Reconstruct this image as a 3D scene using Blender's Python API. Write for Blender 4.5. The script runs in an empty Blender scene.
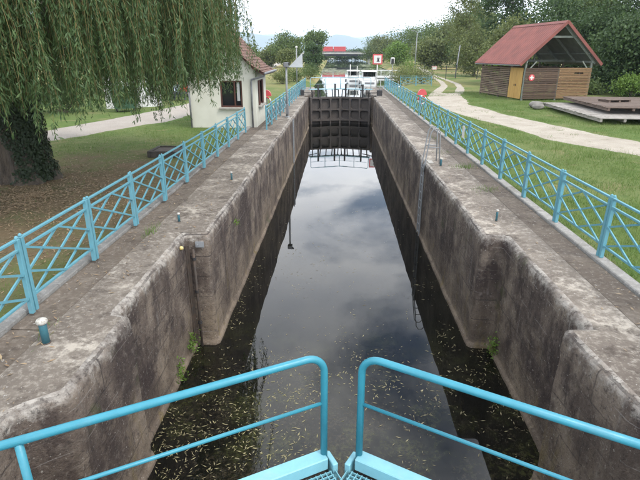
import bpy, bmesh, math, random
import numpy as np
from mathutils import Vector, Matrix, Quaternion

random.seed(7)
RNG = np.random.default_rng(11)
SC = bpy.context.scene
COL = SC.collection
R = math.radians

# ------------------------------------------------------------------ camera
cam_d = bpy.data.cameras.new('camera'); cam = bpy.data.objects.new('camera', cam_d); COL.objects.link(cam)
cam_d.sensor_width = 36.0; cam_d.lens = 27.9; cam_d.clip_start = 0.05; cam_d.clip_end = 40000
cam.location = (-0.10, 0.0, 3.23)
cam.rotation_euler = (R(90 - 20.6), 0, R(2.13))
SC.camera = cam

# ------------------------------------------------------------------ sky, sun, exposure
SUN_EL, SUN_AZ = 52, 125        # azimuth clockwise from +Y
W = bpy.data.worlds.new('World'); SC.world = W; W.use_nodes = True
nt = W.node_tree; nt.nodes.clear()
def wn(t, **k):
    n = nt.nodes.new(t)
    for a, b in k.items(): setattr(n, a, b)
    return n
out = wn('ShaderNodeOutputWorld'); mixs = wn('ShaderNodeMixShader')
sky = wn('ShaderNodeTexSky', sky_type='NISHITA', sun_disc=False, sun_elevation=R(SUN_EL), sun_rotation=R(SUN_AZ))
sky.air_density = 1.0; sky.dust_density = 2.0
bg1 = wn('ShaderNodeBackground'); bg1.inputs[1].default_value = 0.15
bg2 = wn('ShaderNodeBackground'); bg2.inputs[1].default_value = 1.4
nt.links.new(sky.outputs[0], bg1.inputs[0])
tc = wn('ShaderNodeTexCoord'); sx = wn('ShaderNodeSeparateXYZ'); nt.links.new(tc.outputs['Generated'], sx.inputs[0])
def wm(op, a, b=None, c=None, clamp=False):
    n = wn('ShaderNodeMath', operation=op); n.use_clamp = clamp
    for i, v in enumerate((a, b, c)):
        if v is None: continue
        if isinstance(v, (int, float)): n.inputs[i].default_value = v
        else: nt.links.new(v, n.inputs[i])
    return n.outputs[0]
zz = wm('MAXIMUM', sx.outputs[2], 0.0); zd = wm('ADD', zz, 0.14)
cx = wn('ShaderNodeCombineXYZ')
nt.links.new(wm('DIVIDE', sx.outputs[0], zd), cx.inputs[0]); nt.links.new(wm('DIVIDE', sx.outputs[1], zd), cx.inputs[1])
mp = wn('ShaderNodeMapping'); mp.inputs['Location'].default_value = (3.1, 1.7, 0); nt.links.new(cx.outputs[0], mp.inputs[0])
n1 = wn('ShaderNodeTexNoise'); n1.inputs['Scale'].default_value = 1.25; n1.inputs['Detail'].default_value = 9; n1.inputs['Roughness'].default_value = 0.56; n1.inputs['Distortion'].default_value = 0.25
nt.links.new(mp.outputs[0], n1.inputs['Vector'])
rp = wn('ShaderNodeMapRange'); rp.inputs[1].default_value = 0.385; rp.inputs[2].default_value = 0.52; nt.links.new(n1.outputs[0], rp.inputs[0])
hz = wn('ShaderNodeMapRange'); hz.inputs[1].default_value = 0.04; hz.inputs[2].default_value = 0.30; hz.inputs[3].default_value = 1.0; hz.inputs[4].default_value = 0.0; nt.links.new(zz, hz.inputs[0])
mask = wm('MAXIMUM', rp.outputs[0], hz.outputs[0], clamp=True)
n2 = wn('ShaderNodeTexNoise'); n2.inputs['Scale'].default_value = 2.3; n2.inputs['Detail'].default_value = 7; nt.links.new(mp.outputs[0], n2.inputs['Vector'])
cr = wn('ShaderNodeValToRGB'); nt.links.new(n2.outputs[0], cr.inputs[0])
cr.color_ramp.elements[0].position = 0.30; cr.color_ramp.elements[0].color = (0.70, 0.77, 0.90, 1)
cr.color_ramp.elements[1].position = 0.68; cr.color_ramp.elements[1].color = (1.40, 1.40, 1.39, 1)
mh = wn('ShaderNodeMixRGB'); mh.inputs[2].default_value = (1.75, 1.76, 1.78, 1)
hz2 = wn('ShaderNodeMapRange'); hz2.inputs[1].default_value = 0.05; hz2.inputs[2].default_value = 0.75; hz2.inputs[3].default_value = 1.0; hz2.inputs[4].default_value = 0.0; nt.links.new(zz, hz2.inputs[0]); nt.links.new(wm('MULTIPLY', hz2.outputs[0], 0.62), mh.inputs[0]); nt.links.new(cr.outputs[0], mh.inputs[1]); nt.links.new(mh.outputs[0], bg2.inputs[0])
nt.links.new(mask, mixs.inputs[0]); nt.links.new(bg1.outputs[0], mixs.inputs[1]); nt.links.new(bg2.outputs[0], mixs.inputs[2]); nt.links.new(mixs.outputs[0], out.inputs[0])

sd = bpy.data.lights.new('sun', 'SUN'); so = bpy.data.objects.new('sun', sd); COL.objects.link(so)
sd.energy = 1.5; sd.angle = R(18); sd.color = (1.0, 0.96, 0.90)
az = R(SUN_AZ); el = R(SUN_EL)
to_sun = Vector((math.sin(az) * math.cos(el), math.cos(az) * math.cos(el), math.sin(el)))
so.rotation_euler = to_sun.to_track_quat('Z', 'Y').to_euler()
vs = SC.view_settings; vs.view_transform = 'Standard'; vs.look = 'None'; vs.gamma = 1; vs.use_curve_mapping = False
vs.exposure = 0.74
SC.cycles.use_denoising = True
SC.cycles.max_bounces = 6; SC.cycles.diffuse_bounces = 3; SC.cycles.glossy_bounces = 3; SC.cycles.transparent_max_bounces = 6; SC.cycles.volume_bounces = 1

# ------------------------------------------------------------------ helpers
def vnoise(x, y, seed=0, z=None):
    x = np.asarray(x, float); y = np.asarray(y, float)
    z = np.zeros_like(x) if z is None else np.asarray(z, float)
    xi = np.floor(x).astype(np.int64); yi = np.floor(y).astype(np.int64); zi = np.floor(z).astype(np.int64)
    fx = x - xi; fy = y - yi; fz = z - zi
    fx = fx * fx * (3 - 2 * fx); fy = fy * fy * (3 - 2 * fy); fz = fz * fz * (3 - 2 * fz)
    def h(a, b, c):
        n = (a * 374761393 + b * 668265263 + c * 2147483647 + seed * 1274126177) & 0xFFFFFFFF
        n = ((n ^ (n >> 13)) * 1274126177) & 0xFFFFFFFF
        n = ((n ^ (n >> 16)) * 2246822519) & 0xFFFFFFFF
        return ((n ^ (n >> 15)) & 0xFFFF) / 65535.0
    r = 0
    for dx in (0, 1):
        for dy in (0, 1):
            for dz in (0, 1):
                w = (fx if dx else 1 - fx) * (fy if dy else 1 - fy) * (fz if dz else 1 - fz)
                r = r + w * h(xi + dx, yi + dy, zi + dz)
    return r
def fbm(x, y, seed=0, o=4, z=None):
    r = 0; a = .5
    for i in range(o):
        r = r + a * vnoise(np.asarray(x) * 2 ** i, np.asarray(y) * 2 ** i, seed + i, None if z is None else np.asarray(z) * 2 ** i); a *= .5
    return r / (1 - .5 ** o)

def gz(x, y):   # lawn height
    x = np.asarray(x, float); y = np.asarray(y, float)
    d = np.clip((np.abs(x) - 4.4) / 3.0, 0, 1)
    return -0.035 + d * (0.12 * (fbm(x * .13, y * .13, 5) - .5) + .03 * (fbm(x * .6, y * .6, 9, 2) - .5))

MATS = {}
class NT:
    def __init__(s, name):
        s.m = bpy.data.materials.new(name); s.m.use_nodes = True; s.t = s.m.node_tree
        s.b = s.t.nodes['Principled BSDF']; s.pos = None
    def n(s, t, **k):
        n = s.t.nodes.new(t)
        for a, b in k.items(): setattr(n, a, b)
        return n
    def link(s, a, b): s.t.links.new(a, b)
    def vec(s, scale=(1, 1, 1), obj=False, loc=(0, 0, 0)):
        if obj: src = s.n('ShaderNodeTexCoord').outputs['Object']
        else: src = s.n('ShaderNodeNewGeometry').outputs['Position']
        m = s.n('ShaderNodeMapping'); m.inputs['Scale'].default_value = scale; m.inputs['Location'].default_value = loc
        s.link(src, m.inputs[0]); return m.outputs[0]
    def noise(s, scale=1, detail=5, rough=.55, stretch=(1, 1, 1), obj=False, loc=(0, 0, 0), dist=0):
        n = s.n('ShaderNodeTexNoise'); n.inputs['Scale'].default_value = scale; n.inputs['Detail'].default_value = detail; n.inputs['Roughness'].default_value = rough; n.inputs['Distortion'].default_value = dist
        s.link(s.vec(stretch, obj, loc), n.inputs['Vector']); return n.outputs[0]
    def ramp(s, f, lo, hi, a=0, b=1):
        n = s.n('ShaderNodeMapRange'); n.inputs[1].default_value = lo; n.inputs[2].default_value = hi; n.inputs[3].default_value = a; n.inputs[4].default_value = b
        s.link(f, n.inputs[0]); return n.outputs[0]
    def math(s, op, a, b=None):
        n = s.n('ShaderNodeMath', operation=op)
        for i, v in enumerate((a, b)):
            if v is None: continue
            if isinstance(v, (int, float)): n.inputs[i].default_value = v
            else: s.link(v, n.inputs[i])
        return n.outputs[0]
    def mix(s, f, a, b, mode='MIX'):
        n = s.n('ShaderNodeMixRGB', blend_type=mode)
        for i, v in enumerate((f, a, b)):
            if isinstance(v, (int, float)): n.inputs[i].default_value = v
            elif isinstance(v, tuple): n.inputs[i].default_value = (*v, 1)
            else: s.link(v, n.inputs[i])
        return n.outputs[0]
    def col(s, c):
        if isinstance(c, tuple): s.b.inputs['Base Color'].default_value = (*c, 1)
        else: s.link(c, s.b.inputs['Base Color'])
    def bump(s, h, strength=.3, dist=.02):
        n = s.n('ShaderNodeBump'); n.inputs['Strength'].default_value = strength; n.inputs['Distance'].default_value = dist
        s.link(h, n.inputs['Height']); s.link(n.outputs[0], s.b.inputs['Normal'])
    def rough(s, v):
        if isinstance(v, (int, float)): s.b.inputs['Roughness'].default_value = v
        else: s.link(v, s.b.inputs['Roughness'])
    def z(s): 
        x = s.n('ShaderNodeSeparateXYZ'); s.link(s.n('ShaderNodeNewGeometry').outputs['Position'], x.inputs[0]); return x.outputs
    def island(s): return s.n('ShaderNodeNewGeometry').outputs['Random Per Island']

def simple(name, c1, c2=None, scale=6, rough=.7, bump=.15, stretch=(1, 1, 1), metal=0, detail=5, bd=.01, lo=.35, hi=.65, spec=.5):
    t = NT(name); f = t.noise(scale, detail, stretch=stretch)
    t.col(t.mix(t.ramp(f, lo, hi), c1, c2 or tuple(v * .8 for v in c1))); t.rough(rough)
    t.b.inputs['Metallic'].default_value = metal; t.b.inputs['Specular IOR Level'].default_value = spec
    if bump: t.bump(t.noise(scale * 4, detail, stretch=stretch), bump, bd)
    MATS[name] = t.m; return t.m

def leafmat(name, c1, c2, c3=None, rough=.55, trans=.25):
    t = NT(name); r = t.island(); c = t.mix(r, c1, c2)
    big = t.noise(.5, 3)
    c = t.mix(t.ramp(big, .4, .65), c, t.mix(r, c2, c3 or c1))
    t.col(c); t.rough(rough); t.b.inputs['Specular IOR Level'].default_value = .3
    tr = t.n('ShaderNodeBsdfTranslucent'); t.link(t.mix(.5, c, tuple(min(1, v * 1.6) for v in c2)), tr.inputs[0])
    ms = t.n('ShaderNodeMixShader'); ms.inputs[0].default_value = trans
    t.link(t.b.outputs[0], ms.inputs[1]); t.link(tr.outputs[0], ms.inputs[2])
    t.link(ms.outputs[0], t.t.nodes['Material Output'].inputs[0])
    MATS[name] = t.m; return t.m

class MB:
    def __init__(s): s.v = []; s.f = []
    def add(s, vs_, fs):
        o = len(s.v); s.v += [tuple(p) for p in vs_]; s.f += [tuple(i + o for i in f) for f in fs]; return s
    def box(s, c, d, rz=0, M=None):
        x, y, z = (v / 2 for v in d); p = [Vector((a * x, b * y, e * z)) for a in (-1, 1) for b in (-1, 1) for e in (-1, 1)]
        m = Matrix.Rotation(rz, 4, 'Z') if M is None else M
        p = [m @ q + Vector(c) for q in p]
        return s.add(p, [(0, 1, 3, 2), (4, 6, 7, 5), (0, 4, 5, 1), (2, 3, 7, 6), (0, 2, 6, 4), (1, 5, 7, 3)])
    def bbox(s, c, d, b=.01, rz=0):    # chamfered box (all vertical + top edges)
        x, y, z = (v / 2 for v in d); b = min(b, x * .9, y * .9, z * .9)
        m = Matrix.Rotation(rz, 4, 'Z'); pts = []
        for zz_, i in ((-z, b), (-z + b, 0), (z - b, 0), (z, b)):
            X, Y = x - i, y - i; k = b * .6 if i == 0 else 0
            k = b
            for px, py in ((-X + k, -Y), (X - k, -Y), (X, -Y + k), (X, Y - k), (X - k, Y), (-X + k, Y), (-X, Y - k), (-X, -Y + k)): pts.append(m @ Vector((px, py, zz_)) + Vector(c))
        f = [tuple(range(7, -1, -1)), tuple(range(24, 32))]
        for r in range(3):
            for i in range(8): f.append((r * 8 + i, r * 8 + (i + 1) % 8, r * 8 + 8 + (i + 1) % 8, r * 8 + 8 + i))
        return s.add(pts, f)
    def bar(s, p0, p1, w, h):
        p0 = Vector(p0); p1 = Vector(p1); d = p1 - p0; L = d.length
        q = d.to_track_quat('X', 'Z').to_matrix().to_4x4(); return s.box((p0 + p1) / 2, (L, w, h), M=q)
    def tube(s, pts, r, n=8, cap=True):
        pts = [Vector(p) for p in pts]; rs = r if isinstance(r, (list, tuple, np.ndarray)) else [r] * len(pts)
        o = len(s.v); up = Vector((0, 0, 1)); prev = None
        for i, p in enumerate(pts):
            d = (pts[min(i + 1, len(pts) - 1)] - pts[max(i - 1, 0)]).normalized()
            if prev is None: a = d.orthogonal().normalized()
            else: a = (prev - d * prev.dot(d)); a = a.normalized() if a.length > 1e-5 else d.orthogonal().normalized()
            prev = a; b = d.cross(a)
            for k in range(n):
                t = 2 * math.pi * k / n; s.v.append(tuple(p + (a * math.cos(t) + b * math.sin(t)) * rs[i]))
        for i in range(len(pts) - 1):
            for k in range(n): s.f.append((o + i * n + k, o + i * n + (k + 1) % n, o + i * n + n + (k + 1) % n, o + i * n + n + k))
        if cap: s.f.append(tuple(o + k for k in range(n - 1, -1, -1))); s.f.append(tuple(o + (len(pts) - 1) * n + k for k in range(n)))
        return s
    def lathe(s, c, prof, n=12):
        o = len(s.v); c = Vector(c)
        for r, z in prof:
            for k in range(n): t = 2 * math.pi * k / n; s.v.append(tuple(c + Vector((r * math.cos(t), r * math.sin(t), z))))
        for i in range(len(prof) - 1):
            for k in range(n): s.f.append((o + i * n + k, o + i * n + (k + 1) % n, o + i * n + n + (k + 1) % n, o + i * n + n + k))
        s.f.append(tuple(o + k for k in range(n - 1, -1, -1))); s.f.append(tuple(o + (len(prof) - 1) * n + k for k in range(n)))
        return s
    def prism(s, poly, vec):   # closed polygon (3d points) extruded by vec
        n = len(poly); v = Vector(vec); p = [Vector(q) for q in poly]
        return s.add(p + [q + v for q in p], [tuple(range(n - 1, -1, -1)), tuple(range(n, 2 * n))] + [(i, (i + 1) % n, n + (i + 1) % n, n + i) for i in range(n)])
    def mesh(s, name, mat, smooth=False, off=(0, 0, 0)):
        me = bpy.data.meshes.new(name); ox, oy, oz = off
        me.from_pydata([(x - ox, y - oy, z - oz) for x, y, z in s.v], [], s.f)
        bm = bmesh.new(); bm.from_mesh(me); bmesh.ops.recalc_face_normals(bm, faces=bm.faces); bm.to_mesh(me); bm.free()
        me.materials.append(MATS[mat] if isinstance(mat, str) else mat)
        if smooth: me.polygons.foreach_set('use_smooth', [True] * len(me.polygons))
        return me
    def build(s, name, mat, parent=None, smooth=False, world=True):
        off = tuple(parent_loc(parent)) if (parent is not None and world) else (0, 0, 0)
        o = bpy.data.objects.new(name, s.mesh(name, mat, smooth, off)); COL.objects.link(o)
        if parent is not None: o.parent = parent
        return o
def parent_loc(p):
    v = Vector((0, 0, 0))
    while p is not None: v += Vector(p.location); p = p.parent
    return v
def tag(o, label, cat=None, group=None, kind=None):
    o['label'] = label
    if cat: o['category'] = cat
    if group: o['group'] = group
    if kind: o['kind'] = kind
    return o
def thing(name, loc, label, cat, group=None, rz=0):
    o = bpy.data.objects.new(name, None); COL.objects.link(o); o.location = loc; o.rotation_euler = (0, 0, rz); o.empty_display_size = .2
    return tag(o, label, cat, group)
def inst(name, me, parent, loc=(0, 0, 0), rot=None, scale=None):
    o = bpy.data.objects.new(name, me); COL.objects.link(o); o.parent = parent; o.location = loc
    if rot: o.rotation_euler = rot
    if scale: o.scale = scale
    return o
def npmesh(name, V, F, mat, parent=None, smooth=False):   # V (n,3), F (m,k) equal-size faces
    V = np.asarray(V, np.float32); F = np.asarray(F, np.int32); me = bpy.data.meshes.new(name)
    k = F.shape[1]; me.vertices.add(len(V)); me.vertices.foreach_set('co', V.ravel()); me.loops.add(F.size); me.loops.foreach_set('vertex_index', F.ravel())
    me.polygons.add(len(F)); me.polygons.foreach_set('loop_start', np.arange(0, F.size, k, dtype=np.int32)); me.polygons.foreach_set('loop_total', np.full(len(F), k, np.int32))
    if smooth: me.polygons.foreach_set('use_smooth', np.ones(len(F), bool))
    me.update(calc_edges=True); me.materials.append(MATS[mat] if isinstance(mat, str) else mat)
    o = bpy.data.objects.new(name, me); COL.objects.link(o)
    if parent is not None: o.parent = parent
    return o
def leaf_quads(C, D, N, L, Wd):
    """rhombic leaves: centres C, long direction D, side direction N (unit), length L, width Wd -> V,F"""
    n = len(C); L = np.broadcast_to(np.asarray(L, float).reshape(-1, 1), (n, 1)); Wd = np.broadcast_to(np.asarray(Wd, float).reshape(-1, 1), (n, 1))
    V = np.stack([C - D * L / 2, C + N * Wd / 2, C + D * L / 2, C - N * Wd / 2], 1).reshape(-1, 3)
    return V, np.arange(4 * n).reshape(-1, 4)
def unit(a): return a / np.maximum(np.linalg.norm(a, axis=1, keepdims=True), 1e-9)
def rdirs(n): return unit(RNG.normal(size=(n, 3)))
def grid_mesh(name, P, mat, smooth=True, parent=None):   # P (a,b,3)
    a, b = P.shape[:2]; i = np.arange(a * b).reshape(a, b)
    F = np.stack([i[:-1, :-1], i[1:, :-1], i[1:, 1:], i[:-1, 1:]], -1).reshape(-1, 4)
    return npmesh(name, P.reshape(-1, 3), F, mat, parent, smooth)

# ------------------------------------------------------------------ materials
def make_materials():
    # weathered lock-wall concrete
    t = NT('lock_concrete'); z = t.z()[2]
    streak = t.noise(1.0, 8, .68, (2.2, 2.2, .55)); big = t.noise(.6, 7, .66, loc=(2, 0, 4)); fine = t.noise(7, 10, .74); spots = t.noise(26, 5, .65); patch = t.noise(1.5, 9, .70, (1, 1, .8), loc=(9, 4, 2))
    c = t.mix(t.ramp(streak, .38, .62), (.052, .039, .034), (.150, .118, .094))
    c = t.mix(t.ramp(patch, .48, .60, 0, .8), c, (.225, .182, .142))
    c = t.mix(t.ramp(big, .48, .60, 0, .85), c, (.044, .032, .029))
    c = t.mix(t.ramp(fine, .54, .70, 0, .5), c, (.235, .200, .168))
    drip = t.math('MULTIPLY', t.ramp(t.noise(1, 7, .66, (3.6, 3.6, .16), loc=(3, 1, 0)), .60, .68), t.ramp(z, -2.3, -.2, .15, .75))
    c = t.mix(t.math('MULTIPLY', drip, t.ramp(fine, .35, .6)), c, (.27, .255, .235))
    low = t.math('MULTIPLY', t.ramp(t.math('ADD', z, t.ramp(big, .3, .7, -.6, .6)), -2.3, -1.35, 1, 0), t.ramp(patch, .35, .6, .25, .75))
    c = t.mix(low, c, (.215, .170, .122))
    ochre = t.math('MULTIPLY', t.ramp(t.noise(1.3, 6, .66, (1.5, 1.5, .6), loc=(7, 2, 1)), .57, .67), t.ramp(z, -2.4, -.9, .75, 0))
    c = t.mix(ochre, c, (.165, .125, .045))
    edge = t.math('MULTIPLY', t.ramp(t.math('ADD', z, t.ramp(fine, .3, .7, -.20, .14)), -.20, -.02), t.ramp(t.noise(1.7, 8, .72), .40, .58, .15, .9))
    c = t.mix(edge, c, (.40, .37, .325))
    c = t.mix(t.ramp(spots, .63, .68, 0, .75), c, (.40, .375, .33)); c = t.mix(t.ramp(t.noise(13, 7, .75, loc=(5, 5, 5)), .56, .62, 0, .6), c, (.035, .029, .027))
    sp = t.z(); cv = t.n('ShaderNodeCombineXYZ'); t.link(t.math('ADD', sp[1], t.math('MULTIPLY', fine, .05)), cv.inputs[0]); t.link(t.math('ADD', z, t.math('MULTIPLY', fine, .05)), cv.inputs[1]); bt = t.n('ShaderNodeTexBrick'); t.link(cv.outputs[0], bt.inputs['Vector']); bt.inputs['Scale'].default_value = 1.0; bt.inputs['Brick Width'].default_value = .95; bt.inputs['Row Height'].default_value = .44; bt.inputs['Mortar Size'].default_value = .012; bt.inputs['Mortar Smooth'].default_value = .3
    jm = t.math('MULTIPLY', bt.outputs['Fac'], t.ramp(t.noise(.9, 6, .65, loc=(6, 1, 3)), .44, .58, .12, .75)); c = t.mix(jm, c, (.055, .046, .042))
    fr = t.math('FRACT', t.math('MULTIPLY', t.math('ADD', z, t.ramp(fine, 0, 1, 4.98, 5.02)), 2.1)); ln = t.math('MULTIPLY', t.math('LESS_THAN', fr, .022), t.ramp(t.noise(2.4, 5, .6, loc=(1, 1, 7)), .46, .58))
    c = t.mix(t.math('MULTIPLY', ln, .5), c, (.27, .25, .23))
    moss = t.ramp(t.noise(1.1, 7, .7, loc=(4, 9, 2)), .62, .70, 0, .5); c = t.mix(moss, c, (.055, .068, .025))
    t.col(c); t.rough(.92); t.b.inputs['Specular IOR Level'].default_value = .25
    h = t.math('SUBTRACT', t.math('ADD', t.noise(6, 9, .7), t.math('MULTIPLY', t.noise(40, 4, .6), .3)), t.math('MULTIPLY', jm, .35)); t.bump(h, .9, .045); MATS['lock_concrete'] = t.m
    # quay top
    def quay(name, a, b, li, wet):
        t = NT(name); big = t.noise(.8, 6, .65); fine = t.noise(11, 8, .72)
        c = t.mix(t.ramp(big, .35, .65), a, b); c = t.mix(t.ramp(fine, .50, .66, 0, .85), c, li)
        c = t.mix(t.ramp(t.noise(2.3, 9, .74, loc=(2, 8, 1)), .53, .64, 0, .75), c, wet)
        lm = t.math('MULTIPLY', t.ramp(t.noise(1.1, 8, .72, loc=(4, 2, 9)), .50, .60), t.ramp(t.noise(7, 8, .72, loc=(1, 6, 2)), .44, .56, .1, .95)); c = t.mix(t.math('MULTIPLY', lm, .9 if name == 'coping' else .35), c, tuple(v * 1.3 for v in li))
        c = t.mix(t.ramp(t.noise(17, 4, .65), .64, .70, 0, .85), c, (.46, .44, .40))
        t.col(c); t.rough(.93); t.b.inputs['Specular IOR Level'].default_value = .25
        t.bump(t.math('ADD', t.noise(14, 8, .7), t.math('MULTIPLY', t.noise(60, 4), .4)), .6, .02); MATS[name] = t.m
    quay('coping', (.112, .092, .075), (.185, .158, .130), (.31, .278, .232), (.058, .045, .036))
    quay('walkway', (.100, .080, .063), (.138, .112, .088), (.195, .168, .138), (.060, .046, .036))
    quay('kerb', (.20, .19, .175), (.26, .25, .23), (.32, .31, .29), (.13, .12, .10))
    # ground
    t = NT('ground'); p = t.z(); big = t.noise(.18, 5, .6); mid = t.noise(1.4, 6, .65); fine = t.noise(16, 6, .7)
    g = t.mix(t.ramp(mid, .35, .65), (.074, .128, .028), (.130, .168, .050)); g = t.mix(t.ramp(big, .45, .65, 0, .7), g, (.175, .180, .075))
    g = t.mix(t.ramp(fine, .35, .7, 0, .5), g, (.065, .098, .027))
    dry = t.ramp(t.noise(.6, 5, .65, loc=(5, 3, 0)), .56, .68, 0, .7); g = t.mix(dry, g, (.22, .185, .095)); g = t.mix(t.ramp(t.noise(2.6, 7, .72, loc=(9, 1, 0)), .54, .64, 0, .6), g, (.045, .090, .018))
    # bare leafy soil round the willow: has its own shape
    dx = t.math('SUBTRACT', p[0], -7.6); dy = t.math('SUBTRACT', p[1], 11.2)
    dd = t.math('SQRT', t.math('ADD', t.math('MULTIPLY', dx, dx), t.math('MULTIPLY', t.math('MULTIPLY', dy, dy), .78)))
    dd = t.math('ADD', dd, t.ramp(t.noise(.7, 6, .7), .3, .7, -2.2, 2.2))
    soil = t.mix(t.ramp(mid, .35, .65), (.150, .102, .066), (.100, .074, .046)); soil = t.mix(t.ramp(fine, .45, .7), soil, (.20, .15, .095)); soil = t.mix(t.ramp(t.noise(.9, 6, .7, loc=(8, 3, 0)), .50, .62, 0, .7), soil, (.105, .105, .05))
    g = t.mix(t.ramp(dd, 3.0, 6.8, .9, 0), g, soil)
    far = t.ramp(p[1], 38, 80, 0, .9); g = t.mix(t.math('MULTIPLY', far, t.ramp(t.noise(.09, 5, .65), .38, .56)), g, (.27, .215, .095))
    t.col(g); t.rough(.95); t.b.inputs['Specular IOR Level'].default_value = .15; t.bump(t.noise(22, 7, .7), .8, .04); MATS['ground'] = t.m
    # gravel
    t = NT('gravel'); c = t.mix(t.ramp(t.noise(.9, 6, .65), .35, .65), (.33, .285, .225), (.47, .42, .345)); c = t.mix(t.ramp(t.noise(28, 5, .7), .4, .68), c, (.24, .21, .165))
    c = t.mix(t.ramp(t.noise(1.6, 6, .7, loc=(3, 1, 0)), .58, .68, 0, .8), c, (.14, .145, .065)); t.col(c); t.rough(.95); t.bump(t.noise(45, 5, .7), .7, .03); MATS['gravel'] = t.m
    t = NT('gravel_grey'); c = t.mix(t.ramp(t.noise(.9, 6, .65), .35, .65), (.33, .29, .245), (.39, .35, .30)); c = t.mix(t.ramp(t.noise(28, 5, .7), .4, .68), c, (.24, .21, .18)); t.col(c); t.rough(.95); t.bump(t.noise(45, 5, .7), .7, .03); MATS['gravel_grey'] = t.m
    # water
    t = NT('lock_water'); a = t.noise(.55, 5, .6); c = t.mix(t.ramp(a, .5, .7), (.005, .005, .004), (.013, .012, .008))
    p = t.z(); near = t.ramp(p[1], 5.5, 11, 1, 0)
    alg = t.math('MULTIPLY', t.math('MULTIPLY', t.ramp(t.noise(1.5, 8, .74, loc=(1, 5, 0)), .48, .60), t.ramp(t.noise(14, 6, .75, loc=(2, 5, 1)), .42, .60)), near); c = t.mix(t.math('MULTIPLY', alg, .6), c, (.062, .066, .022))
    sed = t.math('MULTIPLY', t.math('MULTIPLY', t.ramp(t.noise(1.1, 6, .7, loc=(6, 2, 3)), .42, .58), t.ramp(t.noise(20, 7, .75, loc=(1, 2, 0)), .50, .62)), near); c = t.mix(t.math('MULTIPLY', sed, .6), c, (.060, .048, .030))
    t.col(c); t.rough(.012); t.b.inputs['IOR'].default_value = 1.40; t.b.inputs['Specular IOR Level'].default_value = .5
    t.bump(t.noise(2.2, 3), .010, .03); MATS['lock_water'] = t.m
    t = NT('canal_water'); t.col((.030, .036, .026)); t.rough(.03); t.b.inputs['IOR'].default_value = 1.36; t.bump(t.noise(1.6, 4, stretch=(1, .35, 1)), .03, .05); MATS['canal_water'] = t.m
    # painted steel
    def paint(name, c, dirt, rough=.38, chip=.68):
        t = NT(name); n = t.noise(5, 6, .65); k = t.mix(t.ramp(n, .35, .7), c, tuple(v * .82 for v in c)); k = t.mix(t.ramp(t.noise(19, 7, .7), chip, chip + .08, 0, .7), k, dirt)
        ob = t.n('ShaderNodeObjectInfo').outputs['Random']; k = t.mix(t.ramp(ob, 0, 1, 0, .22), k, tuple(v * .72 + .02 for v in c)); k = t.mix(t.ramp(t.noise(2.1, 8, .72, loc=(3, 3, 3)), .56, .68, 0, .35), k, dirt)
        t.col(k); t.rough(t.ramp(n, .3, .7, rough, rough + .25)); t.bump(t.math('ADD', t.noise(60, 3), t.noise(14, 5, .7)), .22, .004); MATS[name] = t.m
    paint('blue_paint', (.108, .292, .350), (.17, .21, .20), .45, .63)
    paint('rail_paint', (.036, .240, .315), (.10, .22, .27), .30, .72)
    paint('gate_paint', (.185, .42, .48), (.30, .36, .34), .42, .62)
    paint('teal_paint', (.035, .13, .16), (.12, .09, .06), .5, .6)
    paint('white_paint', (.66, .65, .61), (.36, .33, .27), .55, .58)
    paint('cap_paint', (.50, .48, .43), (.22, .19, .15), .7, .50)
    paint('red_plastic', (.58, .075, .08), (.4, .08, .07), .35, .75)
    paint('galv', (.25, .26, .265), (.16, .15, .135), .5, .58)
    paint('dark_iron', (.030, .029, .030), (.075, .055, .04), .6, .58)
    paint('gate_iron', (.072, .061, .054), (.13, .105, .085), .75, .54)
    paint('truck_red', (.46, .060, .060), (.33, .05, .05), .4, .75)
    paint('far_blue', (.30, .47, .52), (.3, .34, .34), .5, .7)
    simple('black_paint', (.012, .012, .012), (.02, .02, .02), 5, .6, 0)
    simple('rubber', (.02, .02, .02), (.03, .03, .03), 8, .85, .2)
    simple('rust', (.085, .060, .044), (.050, .042, .036), 9, .85, .4)
    # house
    simple('render_wall', (.60, .585, .50), (.54, .525, .44), 1.6, .9, .12, detail=7)
    simple('tile', (.175, .088, .058), (.105, .062, .047), 3.5, .85, .25, detail=7)
    simple('wood_brown', (.10, .035, .022), (.07, .028, .020), 8, .6, .2, stretch=(1, 1, .2))
    simple('zinc', (.22, .225, .23), (.16, .16, .165), 6, .5, .1, metal=.3)
    simple('stone_sill', (.36, .34, .30), (.28, .26, .23), 8, .9, .3)
    t = NT('glass'); t.col((.012, .014, .016)); t.rough(.03); t.b.inputs['IOR'].default_value = 1.5; MATS['glass'] = t.m
    simple('curtain', (.5, .5, .48), (.4, .4, .39), 12, .9, 0, stretch=(6, 6, .3))
    # shed
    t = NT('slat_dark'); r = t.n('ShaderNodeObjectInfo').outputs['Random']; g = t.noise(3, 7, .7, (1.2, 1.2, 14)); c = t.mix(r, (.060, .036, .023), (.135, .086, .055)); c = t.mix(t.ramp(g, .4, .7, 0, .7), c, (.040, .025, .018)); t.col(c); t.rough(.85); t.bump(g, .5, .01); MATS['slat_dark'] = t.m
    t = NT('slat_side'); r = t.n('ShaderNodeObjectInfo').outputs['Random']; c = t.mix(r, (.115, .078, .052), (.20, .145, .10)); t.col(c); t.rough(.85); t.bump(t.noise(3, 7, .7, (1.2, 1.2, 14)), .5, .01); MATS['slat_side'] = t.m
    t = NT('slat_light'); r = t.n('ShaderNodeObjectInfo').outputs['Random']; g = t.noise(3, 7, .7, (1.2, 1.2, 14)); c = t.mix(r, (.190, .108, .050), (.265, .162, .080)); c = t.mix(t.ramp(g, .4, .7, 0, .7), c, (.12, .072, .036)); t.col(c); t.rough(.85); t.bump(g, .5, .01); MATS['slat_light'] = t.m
    simple('ply', (.46, .28, .075), (.36, .205, .055), 2.5, .7, .15, stretch=(3, 3, .4), detail=7)
    simple('post_wood', (.14, .115, .088), (.085, .068, .053), 4, .85, .4, stretch=(3, 3, .3))
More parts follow.
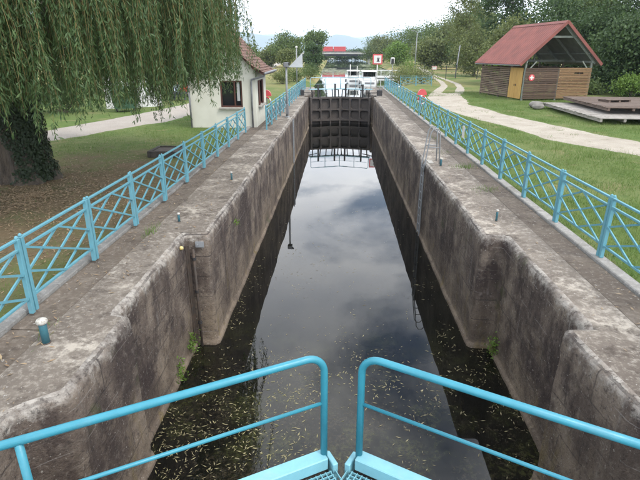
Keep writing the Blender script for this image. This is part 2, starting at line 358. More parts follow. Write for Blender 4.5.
    simple('beam_green', (.20, .215, .185), (.14, .15, .125), 4, .85, .3)
    simple('roof_red', (.225, .074, .058), (.160, .055, .045), 1.1, .62, .06, detail=8, spec=.3)
    simple('roof_under', (.20, .20, .19), (.15, .15, .145), 2, .8, .1)
    simple('grey_plank', (.30, .275, .245), (.20, .18, .155), 3, .9, .5, stretch=(4, .6, 3), detail=8)
    simple('brown_plank', (.140, .098, .074), (.085, .062, .048), 3, .88, .5, stretch=(4, .6, 3), detail=8)
    simple('stone', (.22, .205, .18), (.13, .12, .105), 3, .95, .6)
    simple('trough_stone', (.075, .064, .052), (.045, .040, .034), 5, .95, .6)
    # trees
    simple('bark', (.125, .098, .072), (.060, .047, .036), 3, .95, 1.0, stretch=(3, 3, .45), detail=8, bd=.08)
    simple('bark_pale', (.17, .15, .125), (.10, .088, .072), 3, .95, .8, stretch=(3, 3, .45), detail=8, bd=.05)
    simple('twig', (.16, .12, .035), (.10, .085, .03), 5, .8, 0)
    leafmat('willow_leaf', (.036, .072, .026), (.098, .150, .050), (.036, .074, .036), trans=.28)
    leafmat('ivy_leaf', (.012, .022, .009), (.024, .038, .014), trans=.08)
    leafmat('leaf_dark', (.030, .058, .020), (.070, .112, .036), (.046, .082, .030))
    leafmat('leaf_mid', (.056, .092, .027), (.118, .160, .048), (.078, .118, .036))
    leafmat('leaf_olive', (.086, .110, .034), (.155, .178, .060), (.105, .130, .045))
    leafmat('leaf_bright', (.085, .150, .026), (.150, .235, .045), (.110, .18, .035))
    leafmat('grass_blade', (.068, .130, .024), (.150, .220, .055), (.145, .175, .058), trans=.2)
    leafmat('dry_leaf', (.20, .13, .075), (.34, .26, .16), (.13, .08, .045), trans=.05)
    leafmat('float_leaf', (.07, .055, .025), (.38, .33, .20), (.17, .16, .05), trans=0)
    leafmat('pad_leaf', (.12, .155, .055), (.20, .215, .10), trans=0)
    simple('hill', (.035, .055, .028), (.055, .075, .035), .0012, .95, 0)
    simple('bridge_concrete', (.42, .41, .38), (.33, .32, .30), .4, .9, .1)
    simple('bridge_dark', (.035, .037, .042), (.05, .05, .055), .4, .8, 0)
    simple('boat_white', (.78, .78, .76), (.68, .68, .66), 2, .35, 0)
    simple('bin_green', (.045, .105, .060), (.035, .085, .05), 2, .5, .1)
    simple('van_white', (.70, .70, .68), (.62, .62, .60), 2, .5, 0)
    simple('skin', (.50, .29, .21), (.46, .26, .19), 8, .6, 0)
    simple('shirt_red', (.52, .055, .03), (.45, .045, .025), 6, .85, 0)
    simple('shirt_blue', (.28, .36, .48), (.22, .30, .42), 6, .85, 0)
    simple('trousers', (.035, .04, .055), (.03, .03, .04), 6, .9, 0)
    simple('hair', (.03, .022, .016), (.02, .016, .012), 6, .7, 0)
    simple('bush_leafless', (.1, .1, .05), None)
make_materials()

# ================================================================== SETTING
LW = -2.43     # lock water level
UW = -0.45     # upper canal level
def edge_l(y): return float(np.interp(y, [-60, 22, 22.6, 53, 55, 84, 112, 324, 400], [-4.36, -4.36, -3.62, -3.62, -2.9, -2.9, -3.6, -7.0, -8.5]))
def edge_r(y): return float(np.interp(y, [-60, 53, 54, 58, 66, 112, 250, 400], [4.42, 4.42, 4.6, 6.4, 7.6, 11.0, 13.0, 14.0]))
ys = np.concatenate([np.arange(-60, -6, 6), np.arange(-6, 22, .5), [22, 22.6], np.arange(23, 48.5, .75), [49, 50, 51, 52, 53, 54.5, 56, 58, 60, 63, 66, 70, 75, 80, 88, 97, 112, 130, 150, 175, 200, 250, 324, 400]])
offs = np.concatenate([np.arange(0, 3, .25), np.arange(3, 14, .5), np.arange(14, 40, 2), [40, 60, 100, 160, 300, 600, 1200, 3000, 7000, 13000]])
V = []; F = []
def ground_side(side):
    base = len(V); nb = len(offs) + 1
    for y in ys:
        e = edge_l(y) if side < 0 else edge_r(y)
        bank = np.clip((y - 53.3) / 1.5, 0, 1)
        V.append((e - side * .05, y, -.06 * (1 - bank) - .7 * bank))
        x = e + side * offs; z = gz(x, np.full_like(x, y)); bz = -.62 * np.exp(-(offs / .8) ** 2) * bank
        for xx, zz_ in zip(x, z + bz): V.append((xx, y, zz_))
    for i in range(len(ys) - 1):
        for k in range(nb - 1):
            a = base + i * nb + k; F.append((a, a + 1, a + nb + 1, a + nb) if side > 0 else (a + 1, a, a + nb, a + nb + 1))
ground_side(-1); ground_side(1)
b = len(V)
for (x0, x1, y0, y1) in ((-13000, 13000, 400, 13400),):
    V += [(x0, y0, -.035), (x1, y0, -.035), (x1, y1, -.035), (x0, y1, -.035)]
F.append((b, b + 1, b + 2, b + 3))
g = npmesh('ground', V, F, 'ground', smooth=True); g['kind'] = 'structure'

def ribbon(name, left, right, mat, dz, seg=.35, cross=10, jit=.16):
    L = np.array(left, float); Rr = np.array(right, float)
    def resample(P, n):
        d = np.r_[0, np.cumsum(np.linalg.norm(np.diff(P, axis=0), axis=1))]; t = np.linspace(0, d[-1], n); return np.stack([np.interp(t, d, P[:, i]) for i in (0, 1)], 1)
    n = int(max(np.linalg.norm(np.diff(L, axis=0), axis=1).sum(), 1) / seg) + 2
    L = resample(L, n); Rr = resample(Rr, n)
    s = np.linspace(0, 1, cross)[None, :, None]; P = L[:, None, :] * (1 - s) + Rr[:, None, :] * s
    for c, sd_ in ((0, 1), (cross - 1, 2)):
        d = unit(L - Rr) * (1 if c == 0 else -1); j = (fbm(P[:, c, 0] * 1.3, P[:, c, 1] * 1.3, 40 + sd_, 4) - .5) * 4 * jit
        P[:, c] += d * j[:, None]
    z = gz(P[..., 0], P[..., 1]) + dz
    z[:, 0] -= dz + .03; z[:, -1] -= dz + .03
    o = grid_mesh(name, np.dstack([P, z]), mat); o['kind'] = 'structure'; return o
# right bank: gravel track, splitting into two wheel tracks round a grass strip
ribbon('gravel_track', [(10.6, 8), (10.3, 14), (10.1, 17.1), (9.26, 18.5), (8.66, 19.5), (8.1, 20.8), (7.97, 22.9), (7.6, 24.8), (7.26, 26.6), (6.66, 29.6), (6.3, 32.8), (6.4, 37), (6.74, 41.6), (7.6, 45.0)],
       [(12.9, 8), (12.5, 15), (11.9, 20.4), (11.4, 21.4), (11.0, 23), (10.64, 24.6), (10.28, 26.7), (9.9, 28.3), (9.5, 30), (9.5, 32.9), (8.9, 35.4), (9.5, 38.3), (10.1, 43), (10.8, 46.2)], 'gravel', .022)
ribbon('wheel_track', [(7.2, 43.6), (8.46, 48.1), (10.88, 56.9), (12.1, 64.7), (13.0, 74.8), (15.0, 93), (20, 140)], [(9.0, 45.2), (9.7, 48.5), (11.5, 55.2), (12.9, 64.7), (13.7, 74.8), (15.7, 93), (21, 140)], 'gravel', .026, cross=6, jit=.12)
ribbon('wheel_track', [(9.4, 44.4), (10.2, 47.0), (11.9, 53.7), (13.1, 60.6), (13.9, 72), (15.6, 93), (20.9, 140)], [(10.8, 45.2), (11.6, 48.5), (12.8, 53.7), (13.9, 60.6), (14.5, 72), (16.2, 93), (22, 140)], 'gravel', .030, cross=6, jit=.12)
ribbon('gravel_path', [(-16.5, 4), (-13.4, 13.5), (-11.5, 19.1), (-10.7, 20.5), (-10.3, 22), (-9.5, 24.2), (-8.65, 25.5), (-8.1, 30), (-8.4, 40), (-9.2, 55), (-12, 84), (-17, 140), (-22, 215), (-30, 320)],
       [(-20, 6), (-15.4, 17), (-13.3, 22.3), (-12.8, 24.6), (-12.2, 28), (-11.4, 30.9), (-10.9, 33.5), (-10.7, 38), (-11, 46), (-12, 60), (-14.6, 84), (-19.5, 140), (-25, 215), (-34, 320)], 'gravel_grey', .022, seg=.5)

# water
def sheet(name, poly, z, mat):
    n = len(poly); o = npmesh(name, [(x, y, z) for x, y in poly], [list(range(n))], mat); o['kind'] = 'structure'; return o
sheet('lock_water', [(-3.6, -40), (3.6, -40), (3.6, 44.2), (-3.6, 44.2)], LW, 'lock_water')
yy = [44.4, 49, 55, 66, 84, 112, 250, 400]
sheet('canal_water', [(-3.0, 44.4), (3.0, 44.4)] + [(edge_r(y) + .25 if y > 54 else 3.2, y) for y in yy[1:]] + [(edge_l(y) - .25 if y > 54 else -3.2, y) for y in yy[:0:-1]], UW, 'canal_water')

# hills far behind the plain
def hills(name, dist, prof, depth, seed, extra):
    f = 496.0; P = []
    bx = np.linspace(-900, 1600, 260)
    px = np.array([p[0] for p in prof]); py = np.array([p[1] for p in prof])
    h = np.interp(bx, px, py); inside = (bx > px[0]) & (bx < px[-1])
    h = np.where(inside, h, extra + 10 * (fbm(bx * .012, bx * 0 + seed, seed) - .5)); h = h + (fbm(bx * .09, bx * 0, seed + 3) - .5) * 2.0
    X = (bx - 339.7) / f * dist; Z = np.maximum(h, 1) / (f * .97) * dist
    rows = []
    for k, (dy, s) in enumerate([(-1, 0), (-.7, .22), (-.45, .5), (-.2, .82), (0, 1), (.5, .5), (1, 0)]):
        nz = 1 + .35 * (fbm(bx * .05 + k * 3, bx * 0 + k, seed + 7) - .5) * (s not in (0, 1))
        rows.append(np.stack([X, np.full_like(X, dist + dy * depth), Z * s * nz - (4 if s == 0 else 0)], 1))
    o = grid_mesh(name, np.array(rows), 'hill'); o['kind'] = 'structure'; return o
hills('hill', 7200, [(150, 14), (235, 19), (250, 18.5), (262, 16.5), (285, 14), (300, 10), (316, 8), (322, 13), (332, 15.5), (339, 17), (347, 15), (356, 13.5), (366, 10), (380, 8), (420, 9)], 900, 3, 12)
hills('hill', 10800, [(300, 12), (340, 12), (365, 14), (385, 17), (400, 18.5), (430, 20), (500, 22), (560, 18)], 1200, 8, 17)

# ================================================================== LOCK WALLS
def lock_wall(side, path, label, seed, xt=3.70, xo=4.20):
    root = thing('lock_wall', (side * 3.2, 20, 0), label, 'wall')
    pts = []
    for (a, b_) in zip(path[:-1], path[1:]):
        a = np.array(a); b_ = np.array(b_); n = max(1, int(np.linalg.norm(b_ - a) / .16))
        pts += [a + (b_ - a) * i / n for i in range(n)]
    pts.append(np.array(path[-1])); P = np.array(pts)
    T = np.zeros_like(P); T[1:-1] = unit(P[2:] - P[1:-1]) + unit(P[1:-1] - P[:-2]); T[0] = P[1] - P[0]; T[-1] = P[-1] - P[-2]; T = unit(T)
    N = np.stack([T[:, 1], -T[:, 0]], 1) * (1 if side > 0 else -1)     # into the wall
    r = .11
    prof = []
    for k in range(6):
        a = k / 5 * math.pi / 2; prof.append((r * (1 - math.sin(a)), -r * (1 - math.cos(a))))
    prof += [(0, z) for z in np.linspace(-.28, LW + .12, 17)]
    prof += [(-.015, LW + .085), (-.045, LW + .075), (-.055, LW + .02), (-.055, LW - .7)]
    rows = []
    s = np.r_[0, np.cumsum(np.linalg.norm(np.diff(P, axis=0), axis=1))]
    for k, (d, z) in enumerate(prof):
        nz = (fbm(s * 1.6, s * 0 + z * 2.2, seed, 5) - .5) * .055 + (fbm(s * 5.3 + z * 3, s * 0 + z * 5, seed + 5, 3) - .5) * .016
        if k < 7: nz = nz * .8 + (fbm(s * .9, s * 0 + z * .5, seed + 9, 5) - .5) * .06
        zz_ = z + ((fbm(s * .8, s * 0, seed + 21, 5) - .5) * .03 if 0 < k < 6 else 0)
        xy = P + N * (d + nz)[:, None]
        rows.append(np.column_stack([xy, np.full(len(P), 1.0) * zz_]))
    face = np.array(rows)
    top = []
    for f in np.linspace(1, 0, 7)[:-1]:
        x = side * xt * f + face[0, :, 0] * (1 - f); y = P[:, 1] * f + face[0, :, 1] * (1 - f)
        z = (fbm(x * 2, y * 2, seed + 30, 4) - .5) * .02 * (f < .99)
        top.append(np.column_stack([x, y, z]))
    top = np.array(top + [face[0]])
    o = np.array([side * 3.2, 20, 0])
    grid_mesh('wall_face', face - o, 'lock_concrete', True, root)
    grid_mesh('coping', top - o, 'coping', True, root)
    # walkway slabs behind the coping
    y = -11.5; rr = random.Random(seed); k = 0
    while y < 52.5:
        L = 2.4; m = MB().bbox((side * (xt + (xo - xt) / 2 + .003), y + L / 2, -.11), (xo - xt - .014, L - .018, .2), .012)
        ob = m.build('walkway_slab', 'walkway', root); ob.location.z += rr.uniform(-.006, .004); y += L
    y = -11.5
    while y < 52.4:
        L = 2.0; m = MB().bbox((side * (xo + .11), y + L / 2, -.085), (.20, L - .012, .24), .014)
        ob = m.build('kerb_stone', 'kerb', root); ob.location.z += rr.uniform(-.005, .005); y += L
    back = MB().box((side * 3.96, 20.7, -.5), (.50, 64.4, .5)); back.build('footing', 'walkway', root)
    return root
lock_wall(-1, [(-2.65, -12), (-2.65, 1.6), (-3.22, 1.95), (-3.22, 3.72), (-3.1, 3.85), (-2.84, 4.05), (-2.80, 4.15), (-2.80, 5.64), (-2.86, 5.72), (-2.99, 5.74), (-3.0, 5.82), (-3.0, 8.78), (-2.97, 8.82), (-2.62, 8.83), (-2.57, 8.88), (-2.57, 41), (-2.62, 41.06), (-2.92, 41.1), (-2.95, 41.2), (-2.95, 43.0), (-2.62, 43.3), (-2.6, 53.3)],
          'weathered left lock chamber wall with pale lichen coping beside the willow lawn', 3)
lock_wall(1, [(2.68, -12), (2.68, 1.6), (3.25, 1.95), (3.25, 3.72), (3.12, 3.85), (2.88, 4.05), (2.84, 4.15), (2.75, 5.5), (2.8, 5.58), (3.04, 5.6), (3.06, 5.68), (3.06, 8.86), (3.02, 8.9), (2.69, 8.91), (2.64, 8.96), (2.64, 41), (2.69, 41.06), (2.92, 41.1), (2.95, 41.2), (2.95, 43.0), (2.62, 43.3), (2.6, 53.3)],
          'dark stained right lock chamber wall with streaks below the gravel track side', 14)

# ================================================================== LATTICE FENCES
_bay = {}
def bay_meshes(p, mat):
    if (p, mat) in _bay: return _bay[(p, mat)]
    a, b_ = .065, p - .065; m_ = (a + b_) / 2; z0, z1, z2 = .215, .885, 1.02; zm = (z0 + z1) / 2
    post = MB().bbox((0, 0, .52), (.062, .058, 1.04), .006); post.lathe((0, 0, 1.04), [(.020, 0), (.026, .012), (.020, .03), (.006, .04)], 8)
    post = post.mesh('post', mat)
    top = MB().bbox((0, p / 2, z2), (.042, p - .10, .034), .005).mesh('top_rail', mat)
    mid = MB().bbox((0, p / 2, z1), (.036, p - .10, .034), .004).mesh('middle_rail', mat)
    bot = MB().bbox((0, p / 2, z0), (.036, p - .10, .034), .004).mesh('bottom_rail', mat)
    D = [((a, zm), (m_, z1)), ((a, z0), (b_, z1)), ((m_, z0), (b_, zm)), ((b_, zm), (m_, z1)), ((b_, z0), (a, z1)), ((m_, z0), (a, zm))]
    bars = []
    for i, (q0, q1) in enumerate(D):
        dx = -.011 if i < 3 else .011
        bars.append(MB().bar((dx, q0[0], q0[1]), (dx, q1[0], q1[1]), .022, .030).mesh('lattice_bar', mat))
    lat = MB()
    for i, (q0, q1) in enumerate(D):
        dx = -.011 if i < 3 else .011; lat.bar((dx, q0[0], q0[1]), (dx, q1[0], q1[1]), .022, .030)
    _bay[(p, mat)] = (post, top, mid, bot, bars, lat.mesh('lattice', mat)); return _bay[(p, mat)]
def fence(x, y0, pitch, n, label, base=.035, near=30, mat='blue_paint', rz=0, gap=.0, name='lattice_fence'):
    root = thing(name, (x, y0, base), label, 'fence', rz=rz); post, top, mid, bot, bars, lat = bay_meshes(pitch - .02, mat); rr = random.Random(int(y0 * 10))
    for k in range(n):
        y = k * pitch + .01; w = y0 + y if rz == 0 else y0
        t = rr.uniform(-.012, .012)
        inst('post', post, root, (0, y + .033, rr.uniform(-.006, .006)), (t, rr.uniform(-.014, .014), 0)); inst('post', post, root, (0, y + pitch - .053, rr.uniform(-.006, .006)), (t, rr.uniform(-.014, .014), 0))
        inst('top_rail', top, root, (0, y, 0)); inst('middle_rail', mid, root, (0, y, 0)); inst('bottom_rail', bot, root, (0, y, 0))
        if w < near:
            for b_ in bars: inst('lattice_bar', b_, root, (0, y, 0))
        else: inst('lattice', lat, root, (0, y, 0))
    return root
fence(-4.30 + .20, 5.68 - 1.765 * 4, 1.765, 13, 'light blue lattice fence in front of the willow on the left bank')
fence(4.31, 7.88 - 1.85 * 5, 1.85, 28, 'long light blue lattice fence beside the gravel track on the right bank')
fence(-3.32, 22.4, 1.80, 15, 'light blue lattice fence past the white cabin on the left bank', near=24)
fence(6.4, 56.0, 1.70, 2, 'short light blue fence across the grass by the flowering bush', rz=R(-90), base=-.04, near=0)

# ================================================================== GATES
def lower_leaf(s, label):
    q = Vector((s * 2.72 - .04, 1.98, 0)); m_ = Vector((-.04 + s * .085, 3.40, 0)); d = m_ - q; L = d.length
    root = thing('gate_leaf', (q.x, q.y, LW - .5), label, 'lock gate', 'lower lock gate leaves', rz=math.atan2(d.y, d.x))
    n = -1 if s < 0 else 1        # local y sign of the viewer's side
    def b(name, m, mat, sm=False): return m.build(name, mat, root, sm, world=False)
    Z = -(LW - .5)
    b('skin_plate', MB().box((L / 2, 0, (Z - .12) / 2), (L - .04, .03, Z - .14)), 'gate_iron')
    for zz_ in (.5, 1.15, 1.8): b('stiffener', MB().box((L / 2, n * .08, zz_), (L - .08, .13, .05)), 'gate_iron')
    b('top_beam', MB().bbox((L / 2 - .02, n * .01, Z - .06), (L - .10, .13, .12), .008), 'gate_paint')
    b('mitre_post', MB().bbox((L - .015, n * .02, Z / 2 - .03), (.05, .17, Z - .06), .006), 'gate_paint')
    b('quoin_post', MB().tube([(0, 0, 0), (0, 0, Z)], .09, 12), 'gate_iron', True)
    g = MB()
    for k in range(int(L / .045)): g.box((.05 + k * .045, n * .30, Z - .135), (.006, .42, .03))
    for yy_ in np.linspace(.10, .50, 11): g.box((L / 2, n * yy_, Z - .135), (L - .1, .006, .026))
    b('grating', g, 'gate_paint'); b('walkway_edge', MB().box((L / 2, n * .52, Z - .14), (L - .06, .03, .07)), 'gate_paint')
    x1 = L - .075; h = .99; rr = .16; pts = [(x1, 0, Z - .1), (x1, 0, Z + h - rr)]
    for k in range(1, 8): a = k / 8 * math.pi / 2; pts.append((x1 - rr + rr * math.cos(a), 0, Z + h - rr + rr * math.sin(a)))
    pts += [(x1 - rr, 0, Z + h), (-.3, 0, Z + h)]
    b('handrail', MB().tube(pts, .030, 14), 'rail_paint', True)
    b('middle_rail', MB().tube([(x1, 0, Z + .53), (-.3, 0, Z + .53)], .0155, 10), 'rail_paint', True)
    b('rail_post', MB().tube([(.80, 0, Z), (.80, 0, Z + h - .01)], .026, 12), 'rail_paint', True)
    return root
lower_leaf(-1, 'nearest lock gate leaf with bright blue handrail on the left of the gap')
lower_leaf(1, 'nearest lock gate leaf with bright blue handrail on the right of the gap')

def upper_leaf(s, label):
    q = Vector((s * 2.62, 43.35, 0)); m_ = Vector((s * .02, 44.25, 0)); d = m_ - q; L = d.length; B = LW - .3
    root = thing('gate_leaf', (q.x, q.y, B), label, 'lock gate', 'upper lock gate leaves', rz=math.atan2(d.y, d.x)); n = -1 if s < 0 else 1
    def b(name, m, mat, sm=False): return m.build(name, mat, root, sm, world=False)
    T = -.24 - B; zm = -1.27 - B; zb = -2.13 - B
    b('skin_plate', MB().box((L / 2, 0, T / 2), (L - .04, .04, T - .02)), 'gate_iron')
    xs = [.09, .09 + (L - .16) / 3, .09 + 2 * (L - .16) / 3, L - .07]
    for i, x in enumerate(xs): b('stile', MB().bbox((x, n * .14, T / 2), (.16 if i in (0, 3) else .10, .26, T), .012), 'gate_iron')
    for zz_, h in ((T - .05, .12), (zm, .09), (zb, .14)): b('cross_beam', MB().box((L / 2, n * .135, zz_), (L - .02, .262, h)), 'gate_iron')
    gs = MB()
    for i in range(3):
        for (za, zc) in ((zb + .07, zm - .045), (zm + .045, T - .11)):
            for xa, sx_ in ((xs[i] + .05, 1), (xs[i + 1] - .05, -1)):
                for zk, sz in ((za, 1), (zc, -1)):
                    gs.prism([(xa, n * .02, zk), (xa + sx_ * .16, n * .02, zk), (xa, n * .02, zk + sz * .16)], (0, n * .2, 0))
    b('gusset', gs, 'gate_iron')['kind'] = 'stuff'
    b('top_seal', MB().box((L / 2, 0, T + .01), (L - .02, .14, .05)), 'kerb')
    W0 = .42 - B
    b('walkway', MB().box((L / 2, 0, W0), (L, .5, .07)), 'far_blue')
    for x in (.25, .95, 1.5, 2.05, 2.6): b('walkway_bracket', MB().bar((x, n * .1, T), (x - .06, n * .1, W0), .07, .07), 'dark_iron')
    H = 1.36 - B
    b('handrail', MB().tube([(.04, n * .2, W0), (.04, n * .2, H - .1), (.14, n * .2, H), (L - .03, n * .2, H)], .03, 8), 'far_blue', True)
    b('middle_rail', MB().tube([(.04, n * .2, W0 + .42), (L - .03, n * .2, W0 + .42)], .014, 6), 'far_blue', True)
    for x in (1.35, L - .06): b('rail_post', MB().tube([(x, n * .2, W0), (x, n * .2, H)], .026, 8), 'far_blue', True)
    for x, h in ((.72, 1.05), (2.22, 1.1)):
        pr = MB().bbox((x, n * .22, T + h / 2), (.13, .12, h), .01); pr.tube([(x - .1, n * .22, T + h * .55), (x + .22, n * .22, T + h * .55)], .035, 8); b('paddle_rack', pr, 'dark_iron')
    return root
upper_leaf(-1, 'far dark ribbed lock gate leaf on the left with pale blue walkway')
upper_leaf(1, 'far dark ribbed lock gate leaf on the right with pale blue walkway')
for s, lab in ((-1, 'small dark gate winch on the left coping by the far gate'), (1, 'small dark gate winch on the right coping by the far gate')):
    w = thing('gate_winch', (s * 3.2, 42.4, 0), lab, 'winch')
    MB().bbox((s * 3.2, 42.4, .22), (.42, .5, .44), .03).build('housing', 'dark_iron', w)
    MB().tube([(s * 3.2, 42.4, .44), (s * 3.2, 42.4, .62), (s * 3.2 + .18, 42.4, .62), (s * 3.2 + .18, 42.4, .74)], .02, 8).build('crank', 'galv', w, True)
    MB().bar((s * 3.0, 42.5, .2), (s * 2.0, 43.45, .12), .07, .06).build('push_rod', 'dark_iron', w)

# ================================================================== BOLLARDS, LADDERS, PIPES
def bollard(x, y, h, r, label, big=False):
    t = thing('mooring_post' if not big else 'bollard', (x, y, 0), label, 'bollard', 'quayside mooring posts')
    MB().lathe((x, y, -.02), [(r, 0), (r, h * .86), (r * .9, h * .9)], 14).build('stem', 'teal_paint', t, True)
    c = 1.45 if big else 1.4
    MB().lathe((x, y, h * .86), [(r * .9, -.01), (r * c, .01), (r * c, .035 if big else .02), (r * c * .8, .055 if big else .032), (r * .3, .065 if big else .036)], 14).build('cap', 'cap_paint', t, True)
    MB().lathe((x, y, -.02), [(r * 1.25, 0), (r * 1.25, .03), (r * 1.02, .034)], 14).build('collar', 'rust', t)
bollard(-3.55, 4.98, .31, .045, 'thick teal bollard with white mushroom cap near the bottom left', True)
bollard(-3.34, 9.53, .19, .024, 'short teal peg with white top above the wall slot')
bollard(-3.0, 13.15, .23, .026, 'teal peg with white top on the left coping farther along')
bollard(3.17, 9.84, .24, .022, 'thin peg with white top at the right wall corner')
bollard(3.04, 15.18, .25, .034, 'teal peg with white top beside the right ladder')

def ladder(side, xw, y, label, hoops=True):
    t = thing('wall_ladder', (xw, y, LW), label, 'ladder'); xx = xw - side * .045
    for dy in (-.19, .19): MB().bbox((xx, y + dy, (LW - .3) / 2 - .03), (.05, .035, -LW + .3), .006).build('stringer', 'galv', t)
    z = -.18; 
    while z > LW - .1:
        MB().tube([(xx, y - .19, z), (xx, y + .19, z)], .014, 8).build('rung', 'galv', t, True); z -= .27
    if hoops:
        for dy in (-.24, .24):
            MB().tube([(xx, y + dy, -.25), (xx + side * .02, y + dy, 0), (xx + side * .14, y + dy, .95), (xx + side * .22, y + dy, 1.08), (xx + side * .34, y + dy, 1.08), (xx + side * .42, y + dy, .98), (xx + side * .46, y + dy, 0)], .019, 8).build('grab_rail', 'galv', t, True)
            MB().tube([(xx + side * .08, y + dy, .5), (xx + side * .44, y + dy, .5)], .014, 8).build('grab_rail_brace', 'galv', t, True)
    MB().box((xx + side * .22, y, .012), (.16, .5, .02)).build('threshold_plate', 'stone_sill', t)
ladder(1, 2.64, 15.75, 'galvanised ladder with grab rails down the right lock wall')
ladder(-1, -2.57, 26.9, 'galvanised ladder down the left lock wall by the grey pole', False)
p = thing('drain_pipe', (-2.86, 8.70, LW), 'rusty vertical pipe in the left wall corner by the slot', 'pipe')
MB().tube([(-2.86, 8.74, LW - .3), (-2.86, 8.74, -.28)], .026, 10).build('pipe', 'rust', p, True)
for z in (-.5, -1.2, -1.9): MB().lathe((-2.86, 8.74, z), [(.044, 0), (.044, .05)], 10).build('collar', 'dark_iron', p)
a = MB().box((-2.985, 8.70, -1.45), (.02, .05, 2.5)); a.box((-2.955, 8.725, -1.45), (.05, .012, 2.5)); tag(a.build('guide_angle', 'rust'), 'thin rusty steel angle in the left wall corner beside the pipe', 'steel angle')
p = thing('wall_bracket', (-2.75, 8.80, -.22), 'small pale metal plate bolted in the left wall corner', 'bracket')
MB().box((-2.74, 8.79, -.2), (.16, .03, .11)).build('plate', 'galv', p); MB().tube([(-2.78, 8.78, -.2), (-2.78, 8.745, -.2)], .018, 8).build('bolt', 'galv', p)
p = thing('marker_stud', (-2.99, 8.45, -.14), 'yellow stud on the left wall edge above the pipe', 'stud')
MB().lathe((-2.99, 8.45, -.16), [(.02, -.02), (.045, .0), (.04, .035), (.015, .05)], 10).build('head', simple('yellow', (.55, .40, .10), (.5, .42, .2), 20, .6, 0), p, True)

# ================================================================== LIFEBUOY POSTS, PLATES
def lifebuoy(x, y, label, hr=.25, rr=.21):
    t = thing('lifebuoy_stand', (x, y, 0), label, 'lifebuoy')
    MB().tube([(x, y, 0), (x, y, 1.35)], .03, 10).build('post', 'galv', t, True)
    hood = MB(); n = 14
    pr = [(math.cos(k / n * math.pi) * hr, math.sin(k / n * math.pi) * hr * 1.25 + 1.10) for k in range(n + 1)]
    hood.prism([(x + dx, y - .11, z) for dx, z in pr], (0, .2, 0)); hood.build('hood', 'red_plastic', t)
    for k in range(8):
        a0 = k / 8 * 2 * math.pi; pts = [(x + .21 * math.cos(a0 + j / 4 * math.pi / 4), y - .15, .84 + .21 * math.sin(a0 + j / 4 * math.pi / 4)) for j in range(5)]
        MB().tube(pts, .045, 10).build('ring_segment', 'red_plastic' if k % 2 else 'white_paint', t, True)
lifebuoy(4.46, 28.6, 'red hooded lifebuoy stand behind the right fence')
lifebuoy(-3.98, 27.5, 'red lifebuoy hood behind the fence by the white cabin corner')
p = thing('notice_plate', (4.255, 17.75, .55), 'small white plate hung on the right lattice fence', 'plate')
MB().bbox((4.26, 17.75, .66), (.012, .30, .42), .004).build('plate', 'white_paint', p)
for dz in (.85, .47): MB().box((4.275, 17.75, dz), (.03, .02, .02)).build('clip', 'galv', p)

